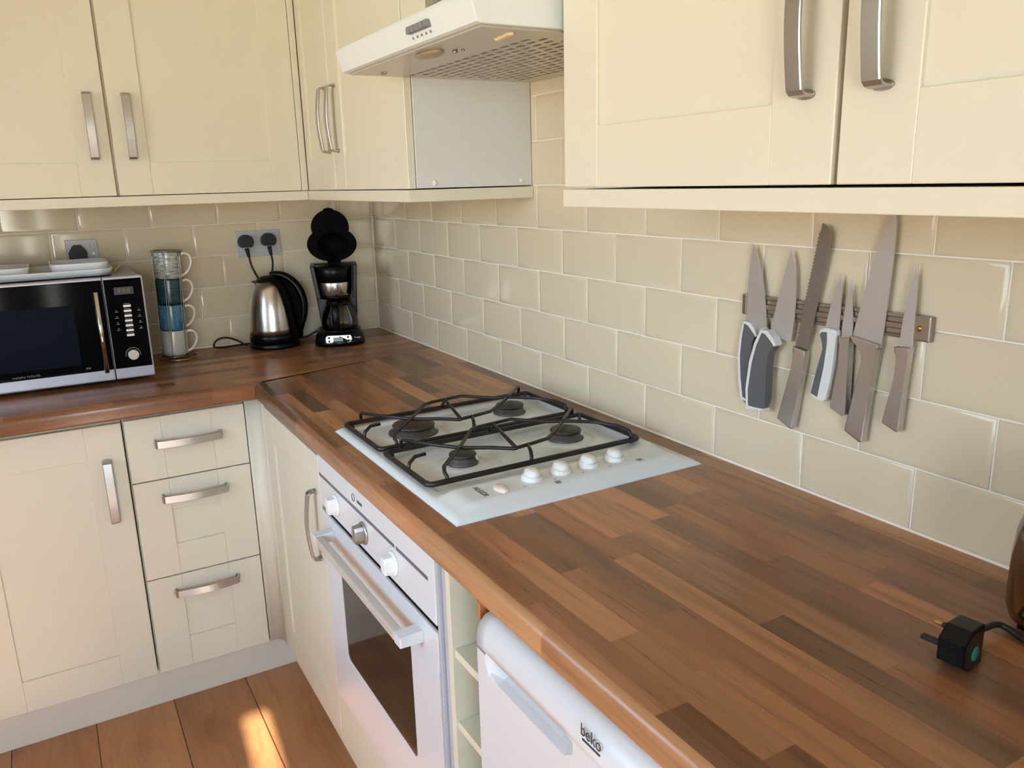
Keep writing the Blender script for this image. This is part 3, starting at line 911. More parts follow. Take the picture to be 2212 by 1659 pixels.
# bar handle with two end brackets
hx0, hx1, hz0, hz1 = -.632, -.616, -.219, -.200
b = B(); b.box(hx0, hx1, -1.664, -1.232, hz0, hz1, .003); b.obj('handle_bar', 'handle_beige', od)
for y0, y1 in ((-1.692, -1.664), (-1.232, -1.204)):
    b = B()
    b.prism([(hx0, hz0), (hx0, hz1), (OF + .0002, hz1 + .002), (OF + .0002, hz0 - .001)], lambda x, z: (x, y0, z), lambda x, z: (x, y1, z), .0022)
    b.obj('handle_bracket', 'oven_white', od)
def oven_knob(y, z, m, tall=.021):
    b = B()
    b.lathe((OF, y, z), [(.0225, 0), (.0225, .003), (.0205, .0045)], 36, ax=(-1, 0, 0))
    R = .0195
    pts = [(R * math.sin(a), R * math.cos(a)) for a in [math.radians(k) for k in (30, 60, 90, 120, 150, 210, 240, 270, 300, 330)]]
    pts = [(.0125 * (1 if u > 0 else -1) if abs(u) > .0125 else u, v) for u, v in pts]
    b.prism(pts, lambda u, v: (OF - .004, y + u, z + v), lambda u, v: (OF - tall, y + u * .8, z + v * .92), .0022)
    b.obj('control_knob', m, fas)
oven_knob(-1.262, -.1270, 'white_plastic'); oven_knob(-1.425, -.1275, 'steel_h'); oven_knob(-1.574, -.1275, 'white_plastic')
for y in (-1.262, -1.425, -1.574):
    b = B()
    for a in range(-130, 131, 26):
        q = math.radians(a)
        yy, zz_ = y + .0295 * math.sin(q), -.1272 + .0295 * math.cos(q)
        if zz_ < -.1000 and zz_ > -.161 and (a > 0): b.box(OF - .0003, OF + .0005, yy - .0009, yy + .0009, zz_ - .0009, zz_ + .0009)
    b.obj('dial_marks', 'print_grey', fas)
text('lettering', 'indesit', .0120, (OF - .0004, -1.4120, -.0715), (0, -1, 0), (0, 0, 1), 'print_dark', fas, squeeze=.9)
b = B(); b.tube([(OF - .0003, -1.377 + .0075 * math.cos(a), -.0715 + .0075 * math.sin(a)) for a in [2 * PI * k / 20 for k in range(20)]], .0007, 5, closed=True); b.obj('emblem', 'print_dark', fas)
b = B(); b.box(-.5895, -.5575, -1.7565, -1.7505, -.634, -.050, .001); b.obj('side_trim', 'oven_trim', ov)

# ------------------------------------------------------------------ fridge
fr = thing('undercounter_fridge', 'white undercounter fridge with a recessed grip below the worktop, right of the open shelves', 'fridge', (-.32, -2.20, -H))
FY0, FY1, FX = -2.478, -1.930, -.612
b = B(); b.box(-.560, -.05, FY0, FY1, -H + .015, -.052, .004); b.obj('fridge_body', 'fridge', fr)
for y in (FY0 + .05, FY1 - .05):
    for x in (-.52, -.10):
        b = B(); b.cyl((x, y, -H), (x, y, -H + .016), .018); b.obj('foot', 'black', fr)
b = B()
prof = [(-.565, -.046), (-.588, -.0465), (-.598, -.050), (-.606, -.058), (-.6105, -.068), (FX, -.080), (FX, -.0905)]
def fx(z):
    return FX
segs = []
# door as a profile swept in y with a grip recess between y=-2.14 and y=-1.958
ys = [FY1, -1.952, -1.962, -1.985, -2.118, -2.140, -2.158, FY0]
dep = [0, 0, .008, .032, .032, .014, 0, 0]
rows_ = []
for y, d in zip(ys, dep):
    col = [(x, z) for x, z in prof]
    col += [(FX + d, -.0925), (FX + d * .9, -.1050), (FX + d * .35, -.1170 if d else -.1050), (FX, -.1215 if d else -.108), (FX, -.30), (FX, -.80), (FX + .004, -.806), (-.565, -.806)]
    rows_.append([b.v((x, y, z)) for x, z in col])
for r0, r1 in zip(rows_, rows_[1:]):
    for i in range(len(r0) - 1): b.face([r0[i], r0[i + 1], r1[i + 1], r1[i]], 0, i < 6)
b.face(rows_[0]); b.face(rows_[-1][::-1])
for i in range(len(rows_) - 1): b.face([rows_[i][0], rows_[i + 1][0], rows_[i + 1][-1], rows_[i][-1]])
fd = b.obj('fridge_door', 'fridge', fr)
b = B(); b.box(FX - .0006, FX + .0006, FY1 - .0005, -1.953, -.0935, -.0905); b.obj('seam_line', 'print_grey', fd)
text('lettering', 'beko', .0205, (FX - .0003, -2.1925, -.0640), (0, -1, 0), (.05, 0, 1), 'print_dark', fd, squeeze=.92)
b = B(); b.box(FX - .0004, FX + .001, -2.2085, -2.1765, -.0765, -.0745); b.obj('underline', 'print_dark', fd)
b = B(); b.box(-.585, -.561, FY0 + .004, FY1 - .004, -.80, -.06); b.obj('door_seal', 'grey_strip', fr)
t = thing('base_cabinet', 'cream base cabinet beyond the fridge, below the near end of the worktop', 'cabinet', (-.28, -2.70, -H))
carcass(t, -.566, -.02, -2.90, -2.50, -.787, -.0425)
door(t, 'x', -2.90, -2.50, ZB, ZT, -.585, handle=('z', -2.545, -.236))

# ------------------------------------------------------------------ cooker hood
hd = thing('cooker_hood', 'white cooker hood with slotted underside between the wall cabinets', 'cooker hood', (-.23, -1.395, .735))
HA, HB = -1.1005, -1.6960
b = B()
prof = [(-.0015, .7345), (-.4490, .7345), (-.4540, .7370), (-.4660, .7740), (-.4640, .7790), (-.4550, .7840), (-.3220, .8200), (-.0015, .8200)]
b.prism(prof, lambda x, z: (x, HB, z), lambda x, z: (x, HA, z), .0025)
hb = b.obj('hood_body', 'hood_white', hd)
b = B(); b.box(-.4420, -.004, HB + .012, HA - .010, .7315, .7346, .0012); hu = b.obj('filter_panel', 'hood_under', hd)
b = B()
nx, ny = 13, 17
for i in range(nx):
    x = -.322 + i * .0220
    for j in range(ny):
        y = -1.140 - j * .0350 - (.0175 if i % 2 else 0)
        if y - .027 < HB + .05: continue
        b.box(x, x + .0070, y, y - .0200, .7311, .7318)
b.obj('filter_slots', 'slot', hu)  # solid dark bars; their colour stands in for shade in the holes
for k in range(5):
    y = -1.4700 - k * .0172
    b = B(); b.box(-.4685, -.4590, y, y - .0135, .7520, .7630, .0012); b.obj('push_button', 'print_grey', hb)
b = B()
for k in range(5):
    y = -1.4760 - k * .0172
    b.box(-.4592, -.4560, y, y - .0022, .7440, .7475)
b.obj('button_symbol', 'print_grey', hb)
b = B()
b.lathe((-.408, -1.430, .7316), [(.045, 0), (.044, -.003), (.036, -.006), (.01, -.0075)], 32, sx=.42); b.obj('lamp_cover', 'lamp_cover', hu)
b = B(); b.cyl((-.3800, -1.474, .7316), (-.3800, -1.474, .7270), .0045, seg=14); b.obj('screw', 'steel_h', hu)
b = B(); b.cyl((-.3715, -1.487, .7316), (-.3715, -1.487, .7285), .0030, seg=12); b.obj('screw', 'steel_h', hu)
b = B()
for k in range(6):
    b.lathe((-.3690 - .0012 * k, -1.606 - k * .0095, .7316), [(.007, 0), (.0075 - .0006 * (k % 2), -.002), (.004, -.004)], 12)
b.obj('sticky_residue', 'chip', hu)
b = B(); b.lathe((-.389, -1.166, .7316), [(.010, 0), (.010, -.0022), (.006, -.004)], 18, sx=.5); b.obj('catch', 'steel_h', hu)

# ------------------------------------------------------------------ microwave
mw = thing('microwave_oven', 'black and silver microwave with a bar handle at the left of the worktop', 'microwave', (-1.06, -.21, 0))
MX0, MX1, MF = -1.305, -.8135, -.385
b = B(); b.box(MX0 + .003, MX1 - .003, -.352, -.045, .013, .287, .004); b.obj('casing', 'mw_case', mw)
for x in (MX0 + .05, MX1 - .06):
    for y in (-.33, -.08):
        b = B(); b.cyl((x, y, 0), (x, y, .014), .012, seg=16); b.obj('foot', 'black', mw)
def mwfront(x0, x1, name):
    b = B(); b.box(x0, x1, MF, -.353, .0105, .290, .004)
    return b.obj(name, 'mw_silver', mw)
md = mwfront(MX0, -.9135, 'microwave_door'); mc = mwfront(-.9122, MX1, 'control_panel')
b = B(); b.box(MX0 + .006, -.9150, MF - .0018, MF + .001, .0405, .2840, .0012); bd = b.obj('black_glass', 'black_gloss', md)
b = B(); b.box(MX0 + .06, -.9900, MF - .0024, MF - .0015, .063, .2240, .0004); b.obj('window_mesh', 'mw_mesh', md)
b = B(); b.box(-.9105, MX1 - .0045, MF - .0018, MF + .001, .0405, .2840, .0012); b.obj('black_glass', 'black_gloss', mc)
b = B()
b.tube([(-.9335, MF - .022, .038), (-.9335, MF - .022, .256)], .0062, 16)
b.cyl((-.9335, MF - .001, .052), (-.9335, MF - .022, .052), .004); b.cyl((-.9335, MF - .001, .242), (-.9335, MF - .022, .242), .004)
b.obj('door_handle', 'chrome', md)
b = B(); b.box(-.8880, -.8400, MF - .0024, MF - .0015, .2420, .2620); b.obj('display', 'display', mc)
text('digits', '8:8:8', .017, (-.8640, MF - .0028, .2520), (1, 0, 0), (0, 0, 1), 'slot', mc, squeeze=.95)
for k in range(7):
    z = .2105 - k * .01335; x = -.8610 - k * .0002
    b = B(); b.box(x - .0095, x + .0095, MF - .0034, MF - .0015, z - .0030, z + .0030, .0008); b.obj('push_button', 'button_white', mc)
b = B()
for k in range(7):
    z = .2105 - k * .01335 + .0062
    b.box(-.8695, -.8530, MF - .0022, MF - .0015, z - .0007, z + .0007)
for k in range(4):
    z = .196 - k * .0165
    for x in (-.8890, -.8330):
        b.box(x - .0015, x + .0015, MF - .0022, MF - .0015, z + .0025, z + .005); b.box(x - .004 - (k % 2) * .0015, x + .004, MF - .0022, MF - .0015, z - .001, z + .0006)
b.obj('key_legend', 'print_grey', mc)
b = B(); b.lathe((-.8625, MF - .0016, .0765), [(.0150, 0), (.0150, .008), (.0142, .011), (.0130, .012)], 36, ax=(0, -1, 0)); b.obj('dial', 'steel_h', mc)
b = B(); b.tube([(-.8625 + .0185 * math.cos(a), MF - .0022, .0765 + .0185 * math.sin(a)) for a in [math.radians(k) for k in range(-15, 200, 10)]], .0012, 6); b.obj('dial_ring', 'print_grey', mc)
text('lettering', 'morphy richards', .0095, (-1.1220, MF - .0026, .0495), (1, 0, 0), (0, 0, 1), 'print_grey', md)
b = B(); b.box(-.9825, -.9700, MF - .0022, MF - .0016, .0490, .0545); b.obj('small_mark', 'display', md)
# tray with two dishes on the microwave
def rrect(x0, x1, y0, y1, r, n=6):
    out = []
    for cx, cy_, a0 in ((x1 - r, y1 - r, 0), (x0 + r, y1 - r, 90), (x0 + r, y0 + r, 180), (x1 - r, y0 + r, 270)):
        for k in range(n + 1):
            a = math.radians(a0 + 90 * k / n); out.append((cx + r * math.cos(a), cy_ + r * math.sin(a)))
    return out
def dish(b, x0, x1, y0, y1, r, z0, z1, wall=.004, flare=.006, floor=.003):
    a = rrect(x0 + flare, x1 - flare, y0 + flare, y1 - flare, r); o2 = rrect(x0, x1, y0, y1, r); i2 = rrect(x0 + wall, x1 - wall, y0 + wall, y1 - wall, r); i1 = rrect(x0 + flare + wall, x1 - flare - wall, y0 + flare + wall, y1 - flare - wall, r)
    R = [[b.v((x, y, z)) for x, y in q] for q, z in ((a, z0), (o2, z1 - .002), (o2, z1), (i2, z1), (i1, z0 + floor))]
    for p, q in zip(R, R[1:]): b.bridge(p, q)
    b.face(R[0][::-1], 0, False); b.face(R[-1], 0, False)
    return b
b = B(); dish(b, -1.295, -.876, -.325, -.075, .04, .2905, .3085)
tag(b.obj('serving_tray', 'glass_white'), 'white rounded tray lying on top of the microwave', 'tray')
b = B(); dish(b, -1.028, -.882, -.285, -.110, .035, .2940, .3240)
tag(b.obj('serving_dish', 'glass_white'), 'white rounded dish on the right end of the tray on the microwave', 'dish')
b = B(); dish(b, -1.260, -1.075, -.285, -.110, .035, .2940, .3210)
tag(b.obj('serving_dish', 'glass_white'), 'white dish on the left end of the tray, cut by the picture edge', 'dish')
b = B(); b.tube([(-.866, -.20, .2895), (-.852, -.13, .2935), (-.838, -.07, .2950)], .0022, 8, sub=4)
tag(b.obj('wooden_stick', 'chip'), 'thin pale stick lying beside the tray at the back of the microwave', 'stick')

# ------------------------------------------------------------------ sockets and plugs
def socket(x0, x1, z0, z1, label, rockers, pl=None):
    t = thing('wall_socket', label, 'socket', ((x0 + x1) / 2, 0, z0))
    b = B(); b.box(x0, x1, -.0085, -.0004, z0, z1, .0015); b.obj('face_plate', 'socket', t)
    for rx, rz in rockers:
        b = B(); b.box(rx - .0065, rx + .0065, -.0105, -.008, rz - .0095, rz + .0095, .001); b.obj('rocker_switch', 'socket', t)
    for sx_ in (x0 + .0125, x1 - .0125):
        b = B(); b.cyl((sx_, -.0083, (z0 + z1) / 2), (sx_, -.0094, (z0 + z1) / 2), .003, seg=14); b.obj('screw', 'steel_h', t)
    return t
socket(-.9770, -.8905, .2885, .3735, 'single white wall socket behind the microwave with one plug', [(-.9060, .3570)])
socket(-.4805, -.3360, .2885, .3745, 'double white wall socket above the kettle with two black plugs', [(-.4210, .3580), (-.3960, .3580)])
def plug(cx, cz, label, shape, r=.0245):
    t = thing('mains_plug', label, 'plug', (cx, -.02, cz))
    b = B()
    if shape == 'round':
        pts = [(cx + r * math.cos(a) * (1.0 if math.sin(a) > -.3 else 1.0), cz + .004 + (r * .95 * math.sin(a) if math.sin(a) > -.2 else max(r * 1.0 * math.sin(a), -r * .72))) for a in [2 * PI * k / 30 for k in range(30)]]
    else:
        pts = [(cx - .0235, cz - .024), (cx + .0235, cz - .024), (cx + .0245, cz + .003), (cx + .012, cz + .021), (cx + .006, cz + .024), (cx - .008, cz + .024), (cx - .013, cz + .020), (cx - .0245, cz + .002)]
    b.prism(pts, lambda x, z: (x, -.0100, z), lambda x, z: (x, -.034, z), .003)
    b.obj('plug_body', 'black_matt', t)
    return t
p1 = plug(-.4525, .3350, 'black plug on the left side of the double socket', 'round')
b = B(); b.tube([(-.4525, -.024, .318), (-.4500, -.026, .302), (-.4480, -.027, .290)], .0065, 12, rad=lambda u: .0072 - .0022 * u); b.obj('cable_grip', 'black_matt', p1)
p2 = plug(-.3780, .3370, 'black plug on the right side of the double socket', 'round')
b = B(); b.tube([(-.3780, -.024, .320), (-.3765, -.026, .304), (-.3750, -.027, .292)], .0065, 12, rad=lambda u: .0072 - .0022 * u); b.obj('cable_grip', 'black_matt', p2)
plug(-.9465, .3350, 'large black angular plug in the single socket behind the microwave', 'angular')
b = B(); b.tube([(-.4480, -.027, .292), (-.4440, -.030, .262), (-.4330, -.032, .232), (-.4200, -.030, .205), (-.4120, -.024, .16), (-.4200, -.020, .08), (-.4300, -.022, .012), (-.4500, -.030, .0045), (-.52, -.050, .0045), (-.565, -.062, .0045), (-.594, -.070, .010), (-.598, -.071, .0190), (-.590, -.070, .030), (-.573, -.066, .0365), (-.548, -.062, .0345), (-.520, -.060, .0215), (-.505, -.068, .0110), (-.4955, -.083, .0075)], .0032, 8, sub=5)
tag(b.obj('kettle_cable', 'black_matt'), 'black cable from the left plug looping on the worktop left of the kettle', 'cable')
b = B(); b.tube([(-.3750, -.027, .294), (-.3735, -.030, .262), (-.3800, -.030, .232), (-.3900, -.026, .205), (-.3850, -.018, .14), (-.3600, -.016, .06), (-.3400, -.018, .010), (-.3150, -.030, .0045), (-.285, -.045, .0060), (-.255, -.050, .0180), (-.238, -.048, .0240), (-.225, -.040, .020), (-.20, -.034, .012)], .0032, 8, sub=5)
tag(b.obj('coffee_maker_cable', 'black_matt'), 'black cable from the right plug running behind the kettle to the coffee maker', 'cable')

# ------------------------------------------------------------------ kettle
def frame_at(x, y, ang=0):
    """local frame: +x to the picture's right, -y towards the camera"""
    n = Vector((-1.0436 - x, -2.7985 - y, 0)).normalized()
    s = Vector((-n.y, n.x, 0))
    mt = Matrix(((s.x, -n.x, 0, x), (s.y, -n.y, 0, y), (0, 0, 1, 0), (0, 0, 0, 1)))
    return mt @ Matrix.Rotation(ang, 4, 'Z')
KX, KY = -.4105, -.1115
kt = thing('kettle', 'brushed steel jug kettle with a black handle on the worktop', 'kettle', (KX, KY, 0))
F = frame_at(KX, KY)
b = B(F); b.lathe((0, 0, 0), [(.080, 0), (.0815, .004), (.0815, .012), (.079, .0165), (.074, .018)], 48); b.obj('power_base', 'black', kt)
b = B(F); b.lathe((0, 0, 0), [(.0745, .0182), (.0785, .021), (.0795, .036), (.0785, .0440), (.0765, .0455)], 48); b.obj('lower_collar', 'black', kt)
b = B(F); b.lathe((0, 0, 0), [(.0770, .0450), (.0765, .062), (.0750, .095), (.0710, .130), (.0630, .165), (.0540, .190), (.0450, .2125), (.0425, .2135)], 56, cap0=True); b.obj('steel_body', 'kettle_steel', kt)
b = B(F); b.lathe((0, 0, 0), [(.0440, .2130), (.0430, .2170), (.0370, .2240), (.0280, .2295), (.0140, .2330), (.001, .2340)], 40); b.obj('lid', 'black', kt)
b = B(F)
b.prism([(-.046, .2105), (-.056, .2150), (-.048, .2185), (-.034, .2170), (-.030, .2110)], lambda x, z: (x, -.010, z), lambda x, z: (x, .010, z), .002)
b.obj('spout', 'black', kt)
b = B(F)
hp = [(.004, -.002, .2350), (.026, -.004, .2360), (.052, -.006, .2270), (.077, -.008, .2050), (.094, -.010, .1750), (.1015, -.011, .1400), (.0995, -.011, .1050), (.0900, -.010, .0700), (.0840, -.008, .0450), (.0830, -.006, .0280)]
b.tube(hp, .012, 14, sub=5, rad=lambda u: .0095 + .0055 * math.sin(PI * min(1, u * 1.15)), flat=1.15)
hk = b.obj('handle', 'black', kt)
b = B(F)
hp = [(.012, -.040, .2290), (.0330, -.044, .2080), (.0470, -.050, .1750), (.0560, -.055, .1400), (.0620, -.056, .1000), (.0670, -.053, .0600), (.0720, -.046, .0330)]
b.tube(hp, .010, 12, sub=5, rad=lambda u: .0115, flat=1.1)
b.prism([(.024, .222), (.052, .220), (.076, .192), (.090, .155), (.092, .12), (.086, .05), (.060, .05), (.058, .11), (.050, .16)], lambda x, z: (x, -.040, z), lambda x, z: (x, -.008, z), .003)
b.obj('water_gauge', 'black_lid', kt)

# ------------------------------------------------------------------ coffee maker
CX, CY = -.205, -.165
cm = thing('coffee_maker', 'black filter coffee maker with its lid open in the corner', 'coffee maker', (CX, CY, 0))
F = frame_at(CX, CY)
b = B(F)
bp = [(-.074, .060), (-.074, -.020), (-.078, -.050), (-.070, -.078), (-.045, -.098), (0, -.105), (.045, -.098), (.070, -.078), (.078, -.050), (.074, -.020), (.074, .060), (.050, .072), (-.050, .072)]
a1 = [b.v((x * 1.04, y * 1.04, 0)) for x, y in bp]; a2 = [b.v((x * 1.05, y * 1.05, .012)) for x, y in bp]; a3 = [b.v((x * .98, y * .96, .036)) for x, y in bp]; a4 = [b.v((x * .86, y * .82, .0440)) for x, y in bp]
for p, q in ((a1, a2), (a2, a3), (a3, a4)): b.bridge(p, q, 0, True)
b.face(a1[::-1]); b.face(a4)
cb = b.obj('base', 'black', cm)
# tapered back tower
b = B(F)
def trap(z0, z1, w0l, w0r, w1l, w1r, y0, y1, bev=.004):
    b.prism([(w0l, z0), (w0r, z0), (w1r, z1), (w1l, z1)], lambda x, z: (x, y0, z), lambda x, z: (x, y1, z), bev)
trap(.038, .2600, -.056, .062, -.078, .072, .010, .066)
b.obj('tower', 'black', cm)
b = B(F); trap(.1520, .2600, -.064, -.050, -.078, -.064, -.060, .014, .003); trap(.1520, .2600, .052, .064, .060, .072, -.060, .014, .003); b.obj('side_wing', 'black', cm)
# filter basket with steel band
b = B(F); b.lathe((-.004, -.022, 0), [(.0460, .1500), (.0480, .1560), (.0490, .1600)], 40, sx=1.05); b.lathe((-.004, -.022, 0), [(.0530, .2055), (.0560, .2350), (.0575, .2560), (.052, .2580)], 40, sx=1.05); fb = b.obj('filter_basket', 'black', cm)
b = B(F); b.lathe((-.004, -.022, 0), [(.0480, .1600), (.0500, .1620), (.0545, .2030), (.0535, .2058)], 40, sx=1.05); b.obj('steel_band', 'kettle_steel', fb)
b = B(F); b.tube([(-.004 + .009 * math.cos(a) + .004, -.0805, .184 + .013 * math.sin(a)) for a in [math.radians(k) for k in range(-120, 121, 20)]], .0008, 6); b.tube([(-.008, -.0795, .170), (-.012, -.0800, .182), (-.006, -.0810, .196)], .0009, 6, sub=3); b.obj('emblem', 'print_grey', fb)
# open lid: two lobes
b = B(F)
pts = []
for k in range(49):
    a = math.radians(-90 + 360 * k / 48)
    pts.append((a,))
def lobe(cx, cz, rx, rz, y0, y1, bev=.006):
    q = [(cx + rx * math.cos(a), cz + rz * math.sin(a)) for a in [2 * PI * k / 44 for k in range(44)]]
    b.prism(q, lambda x, z: (x, y0, z), lambda x, z: (x, y1, z), bev, seg=3)
lobe(-.002, .3220, .0815, .0570, .030, .052)
lobe(-.004, .3780, .0620, .0570, .034, .056)
lobe(-.006, .4300, .0190, .0110, .036, .052, .003)
b.prism([(-.020, .258), (.022, .258), (.026, .280), (-.024, .280)], lambda x, z: (x, .030, z), lambda x, z: (x, .056, z), .003)
for f in b.bm.faces: f.smooth = False
ld = b.obj('open_lid', 'black_lid', cm)
b = B(F); b.lathe((-.002, .031, .322), [(.052, 0), (.050, .008), (.046, .008), (.044, .002), (.001, .002)], 40, ax=(0, -1, 0), sx=.82); b.obj('lid_inner', 'black_lid', ld)
# glass jug
jc = (.004, -.038, 0)
b = B(F)
b.lathe(jc, [(.044, .0455), (.056, .050), (.0605, .064), (.0600, .078), (.0545, .100), (.0460, .1180), (.0390, .1300), (.0370, .1370), (.0350, .1370), (.0370, .1300), (.0440, .1175), (.0525, .0995), (.0580, .078), (.0585, .064), (.0540, .0525), (.001, .0500)], 44, cap1=False)
jug = b.obj('glass_jug', 'glass', cm)
b = B(F); b.lathe(jc, [(.0400, .1300), (.0415, .1330), (.0400, .1420), (.030, .1470), (.002, .1480)], 36); b.obj('jug_lid', 'black', jug)
b = B(F); b.tube([(-.004, -.072, .1360), (-.006, -.098, .1340), (-.008, -.112, .1150), (-.008, -.113, .0850), (-.006, -.104, .0640), (-.003, -.097, .0560)], .009, 12, sub=5, flat=1.45); b.obj('jug_handle', 'black', jug)
b = B(F); b.lathe(jc, [(.050, .0440), (.052, .0455), (.050, .0470)], 36); b.obj('hotplate', 'black_matt', cb)
# control panel on the sloping front
b = B(F)
q = []
ptsp = rrect(-.042, .042, -.0125, .0125, .010, 5)
def frontp(u, v, d):
    y = -.1085 + .0065 * (u / .042) ** 2 + max(0, abs(u) - .042) * .35
    z = .0245 + v
    yy = y + (z - .012) * .20
    return (u - .004, yy - d, z)
b.prism(ptsp, lambda u, v: frontp(u, v, -.003), lambda u, v: frontp(u, v, .0028))
pn = b.obj('control_plate', 'kettle_steel', cb)
b = B(F); b.prism([(-.018, -.006), (.013, -.006), (.013, .006), (-.018, .006)], lambda u, v: frontp(u, v, 0), lambda u, v: frontp(u, v, .0036)); b.obj('display', 'lcd', pn)
b = B(F)
for u, v in ((-.031, .0055), (-.031, -.0055), (.030, .0055), (.030, -.0055)):
    b.cyl(frontp(u, v, 0), frontp(u, v, .0042), .0036, seg=14)
b.obj('push_button', 'black', pn)
sx0 = F @ Vector(frontp(.060, 0, .0045)); rv = (F.to_3x3() @ Vector((1, .65, 0))).normalized()
text('lettering', 'Swan', .0115, sx0, rv, (0, 0, 1), 'button_white', cb)

# ------------------------------------------------------------------ mugs in a wire tower
MGX, MGY = -.7230, -.1180
F = frame_at(MGX, MGY) @ Matrix.Rotation(math.radians(1.9), 4, 'Y')
rk = thing('mug_rack', 'chrome wire tower holding four stacked mugs beside the microwave', 'mug rack', (MGX, MGY, 0))
def mug(z, matname, label, r0=.0372, r1=.0398, h=.079):
    t = thing('mug', label, 'mug', tuple(F @ Vector((0, 0, z))), 'mugs stacked in the wire tower')
    b = B(F)
    b.lathe((0, 0, z), [(r0 * .86, .0), (r0, .003), (r0 + .0012, .012), (r1, h - .003), (r1 - .0008, h), (r1 - .003, h - .001), (r0 - .002, .010), (.001, .007)], 44, cap1=False)
    b.obj('mug_body', matname, t)
    b = B(F)
    b.tube([(r1 - .004, -.002, z + h * .88), (r1 + .008, -.003, z + h * .93), (r1 + .0200, -.004, z + h * .86), (r1 + .0260, -.005, z + h * .66), (r1 + .0215, -.005, z + h * .42), (r1 + .010, -.004, z + h * .20), (r1 - .005, -.002, z + h * .10)], .0042, 10, sub=5, flat=1.3)
    b.obj('mug_handle', 'mug_white', t)
mug(.0120, 'mug_pale', 'plain off-white mug, lowest in the wire tower')
mug(.0910, 'mug_blue', 'mid blue mug with vertical brushing, second from the bottom of the wire tower')
mug(.1700, 'mug_teal', 'dark teal mug, third from the bottom of the wire tower')
mug(.2490, 'mug_stroke', 'grey and white brushstroke mug, topmost in the wire tower', r0=.0375, r1=.0425, h=.082)
b = B(F)
cir = lambda r, z, n=36, a0=0, a1=360, cx=0: [(cx + r * math.cos(math.radians(a0 + (a1 - a0) * k / n)), r * math.sin(math.radians(a0 + (a1 - a0) * k / n)), z) for k in range(n)]
b.tube(cir(.0455, .3330), .0014, 8, closed=True)
b.obj('top_ring', 'wire', rk)
b = B(F); b.tube(cir(.0570, .0030, cx=.008), .0022, 8, closed=True); b.obj('base_ring', 'copper_wire', rk)
b = B(F); b.tube(cir(.0400, .0095), .0013, 8, closed=True); b.obj('seat_ring', 'wire', rk)
for a in (205, 258, 318, 30, 120):
    c_, s_ = math.cos(math.radians(a)), math.sin(math.radians(a))
    b = B(F)
    for d in ((-.0022, .0022) if a in (258, 318) else (0,)):
        b.tube([(.0455 * c_ + d, .0455 * s_, .3330), (.0450 * c_ + d, .0450 * s_, .25), (.0425 * c_ + d * 1.3, .0425 * s_, .12), (.0415 * c_, .0415 * s_, .02), (.0400 * c_, .0400 * s_, .0095), (.008 + .0560 * c_, .0560 * s_, .0035)], .0011, 6, sub=3)
    b.obj('upright_wire', 'wire', rk)

# ------------------------------------------------------------------ knives on the magnetic rack
mr = thing('magnetic_knife_rack', 'grey metal magnetic knife rack screwed to the tiles', 'knife rack', (0, -1.97, .29))
def rz(y): return .2972 + (y + 1.807) * -.0035 / .336
b = B()
prof = [(-.0005, -.0170), (-.0085, -.0170), (-.0095, -.0125), (-.0080, -.0110), (-.0080, -.0050), (-.0098, -.0035), (-.0098, .0035), (-.0080, .0050), (-.0080, .0110), (-.0095, .0125), (-.0085, .0170), (-.0005, .0170)]
b.prism(prof, lambda x, z: (x, -1.809, rz(-1.809) + z), lambda x, z: (x, -2.118, rz(-2.118) + z), 0)
b.obj('rail', 'rack', mr)
for y0, y1, ym in ((-2.145, -2.117, -2.1285), (-1.810, -1.800, None)):
    b = B(); b.box(-.0115, -.0005, y0, y1, rz(y0) - .0178, rz(y0) + .0178, .0022); ec = b.obj('end_cap', 'rack', mr)
    if ym:
        b = B(); b.lathe((-.0114, ym, rz(y0)), [(.0042, 0), (.0040, .0012), (.0015, .0018)], 18, ax=(-1, 0, 0)); b.obj('screw', 'brass', ec)
def plate(pts, x0, x1, bev, name, m, parent):
    b = B(); b.prism(pts, lambda y, z: (x0, y, z), lambda y, z: (x1, y, z), bev)
    return b.obj(name, m, parent)
def smooth(pts, n=4):
    return [(p.x, p.y) for p in catmull([Vector((a, c, 0)) for a, c in pts], n, True)]
BX = -.0100
def blade_mesh(pts, spine_right, x0, x1, parent, m='blade'):
    return plate(pts, x0, x1, .0004, 'blade', m, parent)
def knife(label, org, blade, handle, bm_='blade', hm='knife_handle', xb=(-.0102, -.0122), xh=(-.0065, -.0190), hb=.003, extra=None, bolster=None):
    t = thing('kitchen_knife', label, 'knife', org, 'knives on the magnetic rack')
    blade_mesh(blade, 1, xb[0], xb[1], t, bm_)
    hh = plate(handle, xh[0], xh[1], hb + (.0022 if hm == 'knife_handle' else .0006), 'handle', hm, t)
    if bolster: plate(bolster, xh[0] + .002, xh[1] + .002, .0015, 'bolster', hm, t)
    if extra:
        for pts, m, xx in extra: plate(pts, xx[0], xx[1], .0015, 'grip_edge', m, hh)
    return t
